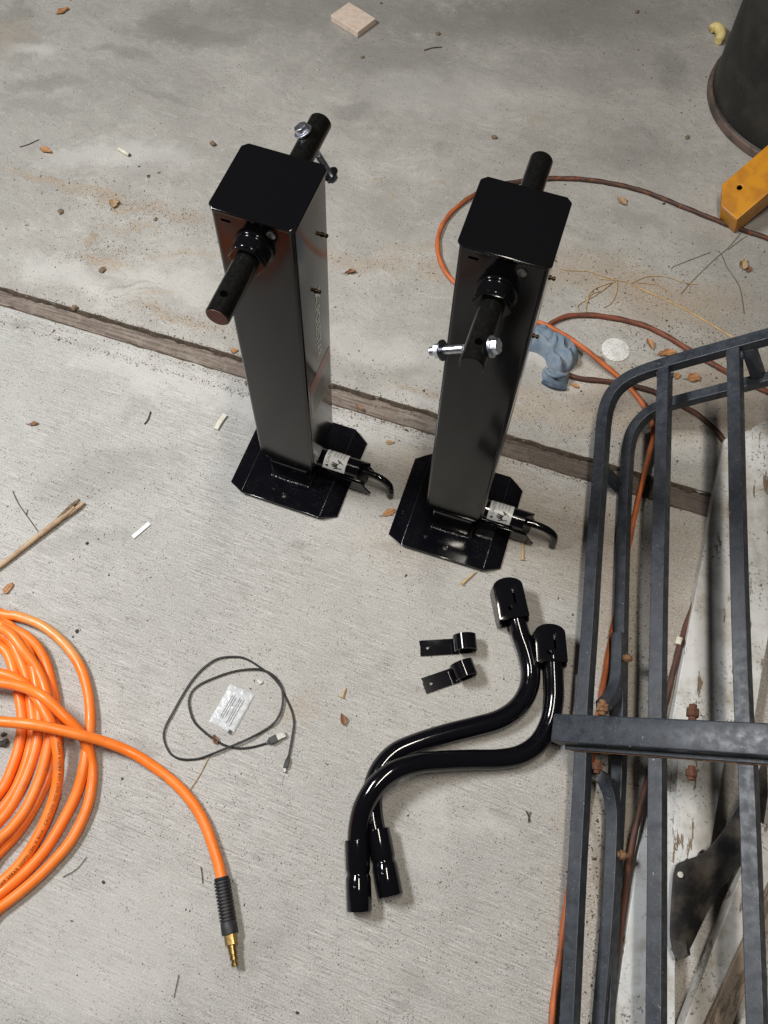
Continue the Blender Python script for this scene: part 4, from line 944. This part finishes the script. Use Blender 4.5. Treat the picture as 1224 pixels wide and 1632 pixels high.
def butt(a, b, label):
    A, B = at(*a, .0045), at(*b, .0045); L = (B-A).length
    root = empty('cigarette_butt', A, 0, label, 'cigarette butt', 'cigarette butts')
    root.location = (A.x, A.y, 0)
    MB().turned(A, B, [(0, .0030), (.0008, .0042), (L*.5, .0043), (L-.001, .0044), (L, .0036)], 14).build('paper', M['butt'], root, world=True)
    MB().turned(B-(B-A).normalized()*.0002, B+(B-A), [(0, .0034), (.0012, .0028)], 12).build('burnt_end', M['charcoal'], root, world=True)
butt((189, 237), (206, 247), 'white cigarette butt lying on the far slab upper left')
o = stick('wood_chip', (344, 684), (359, 661), .0042, M['butt'], 'pale flat wood chip lying left of the left jack', 'wood chip', .02, sq=(.0085, .004), z=.003)
o = stick('white_strip', (212, 856), (238, 834), .002, M['whitestrip'], 'short white plastic strip lying left of the left jack foot', 'plastic strip', 0, sq=(.007, .0015), z=.002)
def reed():
    root = empty('dry_stalk', at(60, 850), 0, 'long dry tan stalk with a split end at the left edge', 'stalk')
    P = spline([at(-60, 945, .006), at(0, 902, .006), (at(50, 863, .007)), at(95, 828, .008), at(118, 808, .009)], 6)
    n = len(P); MB().tube(P, [.0042+.0010*i/n for i in range(n)], 10).build('stem', M['stalk'], root, world=True)
    MB().tube(spline([at(92, 829, .008), at(112, 809, .011), at(127, 796, .012)], 6), [.004, .0042, .0044, .0046, .0046, .0046, .0045, .0044, .0042, .004, .0036, .003, .0024], 8).build('split_half', M['clod'], root, world=True)
    MB().tube(spline([at(98, 827, .006), at(118, 813, .006), at(134, 801, .005)], 6), [.0036, .0038, .004, .0042, .0046, .0048, .005, .005, .0048, .0046, .0042, .0036, .003], 8).build('split_half', M['stalk'], root, world=True)
reed()
def leaf(px, py, L, Wd, ang, mat, label, curl=.25, seed=0, stem=True, cat='leaf', group='dry leaves on the floor'):
    """pointed curled leaf with a midrib"""
    L *= .86; Wd *= .86
    p = at(px, py); root = empty('dry_leaf', p, R(ang), label, cat, group)
    n, mk = 14, 6; vs = []
    for i in range(n+1):
        u = i/n; wd = Wd*.5*(math.sin(math.pi*u**(.7+.35*(seed % 3)))**(.75+.2*(seed % 2)))*(1+.45*mnoise.noise(Vector((u*4.3, seed*2.7, 1))))+.0002
        for k in range(-mk, mk+1):
            v = k/mk; x = (u-.5)*L; y = v*wd
            z = .0025+curl*wd*abs(v)**1.6*(1+.6*mnoise.noise(Vector((u*3, v, seed))))+curl*L*.22*(2*u-1)**2+.0012*mnoise.noise(Vector((u*7, v*3, seed+4)))-(.0006 if k == 0 else 0)
            vs.append(Vector((x, y+.15*L*curl*math.sin(math.pi*u), max(z, .0008))))
    w_ = 2*mk+1; fs = [(i*w_+k, i*w_+k+1, (i+1)*w_+k+1, (i+1)*w_+k) for i in range(n) for k in range(w_-1)]
    N = len(vs); vs2 = vs+[v-Vector((0, 0, .0004)) for v in vs]; fs2 = fs+[tuple(reversed([i+N for i in f])) for f in fs]
    bl = MB().add(vs2, fs2).build('blade', mat, root, ang=80)
    MB().tube([vs[i*w_+mk]+Vector((0, 0, .0003)) for i in range(n+1)], .00035, 6).build('midrib', M['twig'], bl)
    if stem: MB().tube(spline([vs[mk], vs[mk]+Vector((-L*.1, .001, .001)), vs[mk]+Vector((-L*.22, .003, -.001))], 4), .0005, 6).build('leaf_stalk', M['twig'], root)
leaf(620, 818, .032, .017, 30, M['leafA'], 'tan dry leaf lying between the two jack feet', .18, 1)
leaf(100, 20, .042, .022, 45, M['leafA'], 'orange-tan dry leaf at the far left corner', .3, 2, False)
leaf(74, 242, .036, .018, -20, M['leafA'], 'small tan leaf lying left on the far slab', .35, 3, False)
leaf(184, 327, .030, .022, 80, M['leafC'], 'pale yellowish curled leaf in the sandy stain behind the joint board', .6, 4)
leaf(54, 677, .022, .010, 12, M['leafB'], 'little brown leaf near the left edge in front of the joint board', .4, 5)
leaf(15, 938, .026, .014, 60, M['leafA'], 'brown pointed leaf just above the orange hose coil', .3, 6)
leaf(990, 322, .034, .020, -55, M['leafC'], 'pale triangular leaf inside the cord arch right of the jack', .3, 7, False)
leaf(1104, 604, .034, .024, 15, M['leafA'], 'orange-brown leaf seen through the rack between two slats', .3, 8)
leaf(1034, 551, .032, .012, -70, M['leafA'], 'upright curled tan leaf beside the white disc', .7, 9, False)
leaf(1062, 566, .046, .018, 12, M['leafA'], 'wide tan leaf right of the white disc', .5, 10)
leaf(1078, 601, .020, .014, 60, M['leafA'], 'tan leaf scrap touching the first slat by the rack corner', .3, 11, False)
leaf(1185, 424, .036, .018, 75, M['leafC'], 'pale curled leaf below the orange cord at the right edge', .7, 12)
leaf(1193, 432, .022, .010, 50, M['leafB'], 'dark brown leaf scrap beside the pale leaf at the right edge', .5, 13, False)
leaf(546, 1147, .024, .012, -70, M['leafB'], 'reddish brown curled leaf on the bare floor left of the cranks', .6, 14, False)
leaf(374, 560, .018, .012, 20, M['leafA'], 'orange leaf scrap at the joint board beside the left tower', .2, 15, False)
leaf(876, 596, .026, .016, -30, M['leafB'], 'brown leaf scrap tucked left of the glove cuff', .4, 16, False)
leaf(915, 616, .022, .010, -20, M['leafA'], 'small tan leaf right of the glove cuff', .3, 17, False)
leaf(955, 578, .034, .018, -50, M['leafB'], 'dark leaf lying under the orange cord beside the white disc', .4, 18, False)
leaf(572, 651, .018, .010, -40, M['leafB'], 'curled brown leaf scrap near the joint board between the jacks', .5, 19, False)
leaf(558, 437, .030, .011, 20, M['leafB'], 'brown seed husk lying right of the left tower', .8, 20)
leaf(622, 706, .020, .011, 5, M['leafC'], 'flat pale brown scrap on the floor between the jacks', .1, 21, False)
leaf(343, 1180, .016, .010, -70, M['leafB'], 'tiny rust-brown leaf scrap on the charging cable', .7, 22, False)
leaf(1172, 792, .022, .012, 60, M['twig'], 'small black leaf scrap above the white board', .5, 23, False)
def tee(a, b, label):
    A, B = at(*a, .0025), at(*b, .0025); L = (B-A).length
    root = empty('straw_bit', (A.x, A.y, 0), 0, label, 'straw bit', 'golden straw bits')
    MB().turned(A, B, [(0, .0042), (.0016, .0044), (.0026, .0022), (L*.5, .0019), (L, .0012)], 10).build('stem', M['straw'], root, world=True)
tee((736, 931), (759, 911), 'golden straw bit pointing at the right jack foot')
tee((833, 893), (834, 858), 'golden straw bit standing out from under the right pin bracket')
tee((545, 1112), (551, 1096), 'short golden straw bit above the brown leaf by the clips')
stick('floor_twig', (1010, 455), (1172, 540), .0016, M['straw'], 'long pale straw stem running to the rack corner', 'straw', .03, .0022)
def strands(name, L, r_, mat, label, cat):
    root = empty(name, at(*L[0][0]), 0, label, cat)
    for s in L: MB().tube(spline([at(p[0], p[1], p[2] if len(p) > 2 else .002) for p in s], 8), r_, 6).build('strand', mat, root, world=True)
strands('straw_tuft', [[(982, 446), (960, 440), (935, 432), (905, 431), (892, 428)], [(982, 446), (955, 444), (945, 436)], [(982, 446), (983, 462), (975, 482), (962, 490)], [(982, 447), (960, 462), (940, 472), (932, 500)], [(975, 452), (950, 470), (922, 486), (925, 500)], [(976, 449), (945, 462), (935, 480), (934, 498)], [(1005, 452), (1030, 441), (1060, 441), (1090, 450), (1112, 453)], [(1014, 450), (1045, 454), (1062, 462), (1070, 472)], [(982, 446), (1000, 450), (1012, 456)]], .0008, M['straw'], 'tangled tuft of thin dry straw right of the right tower', 'straw')
strands('green_weed', [[(1143, 399), (1150, 406), (1158, 425), (1172, 445), (1180, 462), (1186, 500)], [(1180, 372), (1160, 395), (1140, 412), (1105, 446), (1085, 468)], [(1132, 402), (1105, 412), (1075, 424), (1070, 428)], [(1160, 398), (1178, 384), (1190, 376)]], .0006, M['greenstem'], 'thin dark green weed stems under the cord at the right', 'weed')
strands('grass_thread', [[(20, 782), (28, 800), (40, 818), (50, 832), (60, 846)], [(42, 820), (44, 812)]], .0007, M['twig'], 'thin dark forked grass thread near the left edge', 'grass thread')
strands('grass_thread', [[(302, 1260), (315, 1240), (325, 1222), (336, 1200)]], .0008, M['straw'], 'pale grass thread crossing the hose end and charging cable', 'grass thread')
strands('grass_thread', [[(320, 1381), (322, 1395), (323, 1408)]], .0007, M['twig'], 'short dark grass thread left of the hose end', 'grass thread')
strands('grass_thread', [[(277, 1590), (281, 1572), (285, 1553)]], .0006, M['twig'], 'short thin grass thread at the front edge', 'grass thread')
strands('grass_thread', [[(100, 1398), (122, 1385), (138, 1366)]], .0006, M['twig'], 'thin grass thread beside the lowest hose turn', 'grass thread')
strands('grass_thread', [[(838, 1292), (843, 1302), (845, 1310)], [(846, 1294), (843, 1302), (842, 1311)], [(841, 1294), (844, 1308)]], .0009, M['twig'], 'little dark grass tuft on the bare floor right of the cranks', 'grass tuft')
strands('floor_twig', [[(31, 234), (45, 230), (62, 222)]], .0008, M['twig'], 'thin grey twig at far left behind the joint board', 'twig')
strands('floor_twig', [[(230, 676), (236, 668), (240, 656)]], .0014, M['twig'], 'short dark twig lying left of the left jack', 'twig')
strands('floor_twig', [[(676, 80), (690, 76), (704, 75)]], .0013, M['twig'], 'dark crooked twig at the far edge of the floor', 'twig')
for (px, py, s, mt, lb, nm, h) in (
    (340, 231, .012, 'clod', 'brown clod of dirt left of the left jack top', 'dirt_clod', .7),
    (698, 55, .010, 'clod', 'dark clod of dirt near the far tile piece', 'dirt_clod', .6),
    (578, 92, .008, 'clod', 'small dark clod below the tile piece', 'dirt_clod', .6),
    (788, 220, .011, 'clod', 'crumbly brown clod between the two jack tops', 'dirt_clod', .6),
    (123, 1006, .0058, 'charcoal', 'dark square pebble right of the hose coil top', 'pebble', .7),
    (139, 866, .0050, 'charcoal', 'small black pebble between stalk and white strip', 'pebble', .8),
    (8, 1185, .0135, 'charcoal', 'dark grey pebble inside the hose coil, larger one', 'pebble', .6),
    (7, 1171, .0070, 'charcoal', 'dark grey pebble inside the hose coil, smaller one', 'pebble', .6),
    (195, 1241, .0035, 'charcoal', 'tiny round dark pebble right of the hose coil', 'pebble', .4),
    (415, 1087, .0080, 'stone', 'pale angular stone chip inside the cable loop', 'stone_chip', .6),
    (341, 1174, .0055, 'clod', 'brown crumb of dirt at the lower corner of the sachet', 'dirt_clod', .8),
    (1058, 325, .0055, 'charcoal', 'black crumb beside the orange cord at the right', 'pebble', .6),
    (1095, 220, .009, 'clod', 'dark crumb cluster left of the black bin', 'dirt_clod', .6),
    (1015, 20, .009, 'clod', 'dark crumb on the far floor left of the foam piece', 'dirt_clod', .6),
    (119, 492, .011, 'clod', 'brown clod sitting on the edge of the joint board', 'dirt_clod', .7),
    (97, 338, .012, 'clod', 'flat brown dirt crumb left of the sandy stain', 'dirt_clod', .35),
    (163, 431, .014, 'clod', 'flat brown crumb below the sandy stain', 'dirt_clod', .3),
    (248, 350, .008, 'clod', 'reddish brown crumb left of the left jack cap', 'dirt_clod', .4),
    (474, 1614, .004, 'charcoal', 'small black pebble at the front edge of the floor', 'pebble', .6),
    (165, 1406, .0045, 'charcoal', 'small dark crumb below the lowest hose turn', 'pebble', .6)):
    o = lump(nm, px, py, s*.66, M[mt], h, seed=px*.37+py*.11); tag(o, lb, 'stone chip' if nm == 'stone_chip' else nm.split('_')[-1])
# ------------------------------------------------------------------ loose grit (uncountable)
def grit(name, mat, label, specs, seed):
    rng = np.random.default_rng(seed); V = []; F_ = []
    def one(x, y, s):
        o = len(V); a = rng.random()*6.28; ca, sa = math.cos(a), math.sin(a); e = .5+rng.random()
        for dx, dy, dz in ((1, 0, .3), (-.5, .8, .25), (-.7, -.7, .3), (0, 0, .9), (.2, -.6, .1)):
            j = 1+.5*(rng.random()-.5); dx *= e*j; dy *= j/e**.5
            V.append((x+s*(ca*dx-sa*dy), y+s*(sa*dx+ca*dy), s*dz*.8))
        F_.extend([(o, o+1, o+3), (o+1, o+2, o+3), (o+2, o+4, o+3), (o+4, o, o+3)])
    for (px, py, sx, sy, rot, n, s0, s1) in specs:
        p = at(px, py); c, s_ = math.cos(R(rot)), math.sin(R(rot))
        for _ in range(n):
            if sx > 3: x, y = rng.uniform(-1.1, 1.0), rng.uniform(-.3, 2.2)
            else:
                u, v = rng.normal(0, sx), rng.normal(0, sy); x, y = p.x+c*u-s_*v, p.y+s_*u+c*v
            if jl(x, False) < y < jl(x, True) and rng.random() < .75: continue
            one(x, y, s0*math.exp(abs(rng.normal(0, .55))*math.log(s1/s0)/1.6))
    me = bpy.data.meshes.new(name); me.from_pydata(V, [], F_); me.materials.append(mat)
    o = bpy.data.objects.new(name, me); col.objects.link(o); return tag(o, label, name.replace('_', ' '), kind='stuff')
grit('dark_grit', M['grit'], 'fine dark grit scattered over both floor slabs', [
    (300, 602, .32, .0035, -15, 900, .0006, .0026), (300, 544, .32, .0035, -15, 1000, .0006, .0028), (720, 705, .30, .0035, -15, 900, .0006, .0028), (700, 668, .30, .004, -15, 1000, .0006, .0028), (1000, 760, .2, .004, -15, 400, .0006, .0026), (230, 335, .14, .02, -18, 350, .0005, .002), (150, 395, .06, .02, 0, 160, .0005, .0018), (280, 505, .12, .015, -12, 260, .0005, .002), (650, 420, .14, .03, 0, 260, .0005, .002),
    (0, 0, 9, 9, 0, 2600, .0007, .0030), (1000, 460, .14, .07, -10, 420, .0008, .0032), (1110, 490, .12, .08, 0, 380, .0008, .0034), (1050, 660, .14, .08, -15, 420, .0008, .0032), (900, 660, .14, .04, -15, 260, .0008, .003),
    (170, 780, .12, .05, 20, 260, .0007, .0022), (620, 640, .14, .03, -15, 260, .0007, .003), (560, 590, .10, .03, -10, 120, .0008, .003), (180, 330, .12, .05, -10, 260, .0008, .003), (640, 450, .10, .05, 0, 170, .0008, .003), (1090, 150, .08, .12, 0, 150, .0010, .004), (1030, 1000, .03, .22, 5, 420, .0008, .003), (1100, 560, .10, .04, 0, 220, .001, .004), (960, 1500, .02, .20, 4, 420, .001, .004), (1000, 1400, .05, .2, 4, 300, .001, .004), (760, 880, .05, .03, -15, 80, .0006, .0016), (420, 1060, .03, .02, 0, 70, .0007, .002), (800, 380, .02, .02, 0, 50, .001, .003)], 3)
grit('tan_grit', M['tangrit'], 'tan sandy crumbs gathered near the joint and the rack', [
    (0, 0, 9, 9, 0, 500, .0008, .003), (165, 408, .07, .010, 12, 900, .0004, .0014), (148, 385, .012, .022, 0, 300, .0004, .0014), (210, 362, .07, .008, -14, 400, .0004, .0013), (120, 300, .15, .016, -16, 900, .0004, .0016), (230, 332, .13, .018, -18, 1100, .0004, .0018), (320, 350, .05, .02, 0, 300, .0004, .0016), (275, 500, .12, .014, -12, 800, .0004, .0017), (330, 520, .06, .01, -15, 350, .0004, .0015), (560, 410, .14, .025, -8, 700, .0004, .0016), (690, 425, .06, .025, 0, 350, .0004, .0016), (1000, 430, .2, .06, -8, 1200, .0004, .0016), (1100, 500, .16, .08, 0, 1100, .0004, .0018), (900, 640, .2, .03, -15, 900, .0004, .0016), (600, 640, .2, .015, -15, 600, .0004, .0016), (1080, 640, .16, .06, -15, 900, .0004, .0018), (900, 790, .12, .05, -10, 700, .0004, .0015), (300, 598, .3, .004, -15, 700, .0004, .0016), (300, 548, .3, .004, -15, 700, .0004, .0018), (700, 700, .3, .004, -15, 700, .0004, .0018), (700, 670, .3, .005, -15, 700, .0004, .0018), (960, 750, .25, .02, -15, 600, .0004, .0018), (170, 400, .07, .02, 10, 260, .0007, .0024), (250, 350, .16, .03, -10, 260, .0007, .0026), (1000, 450, .16, .07, -8, 360, .0008, .003), (1080, 600, .16, .10, -15, 400, .0008, .0034), (900, 690, .16, .012, -15, 260, .0008, .003), (600, 665, .22, .008, -15, 260, .0008, .003), (300, 585, .28, .006, -15, 220, .0008, .0028), (250, 500, .22, .012, -15, 200, .0008, .003), (930, 780, .10, .05, -15, 160, .0008, .0028), (610, 285, .04, .012, -30, 60, .0008, .002), (1040, 1000, .04, .25, 5, 300, .0008, .003), (1010, 1450, .04, .2, 5, 300, .001, .004)], 4)
grit('pale_grit', M['palegrit'], 'tiny pale crumbs scattered over the floor', [(0, 0, 9, 9, 0, 320, .0007, .0022), (700, 250, .5, .25, 0, 80, .0008, .003)], 5)
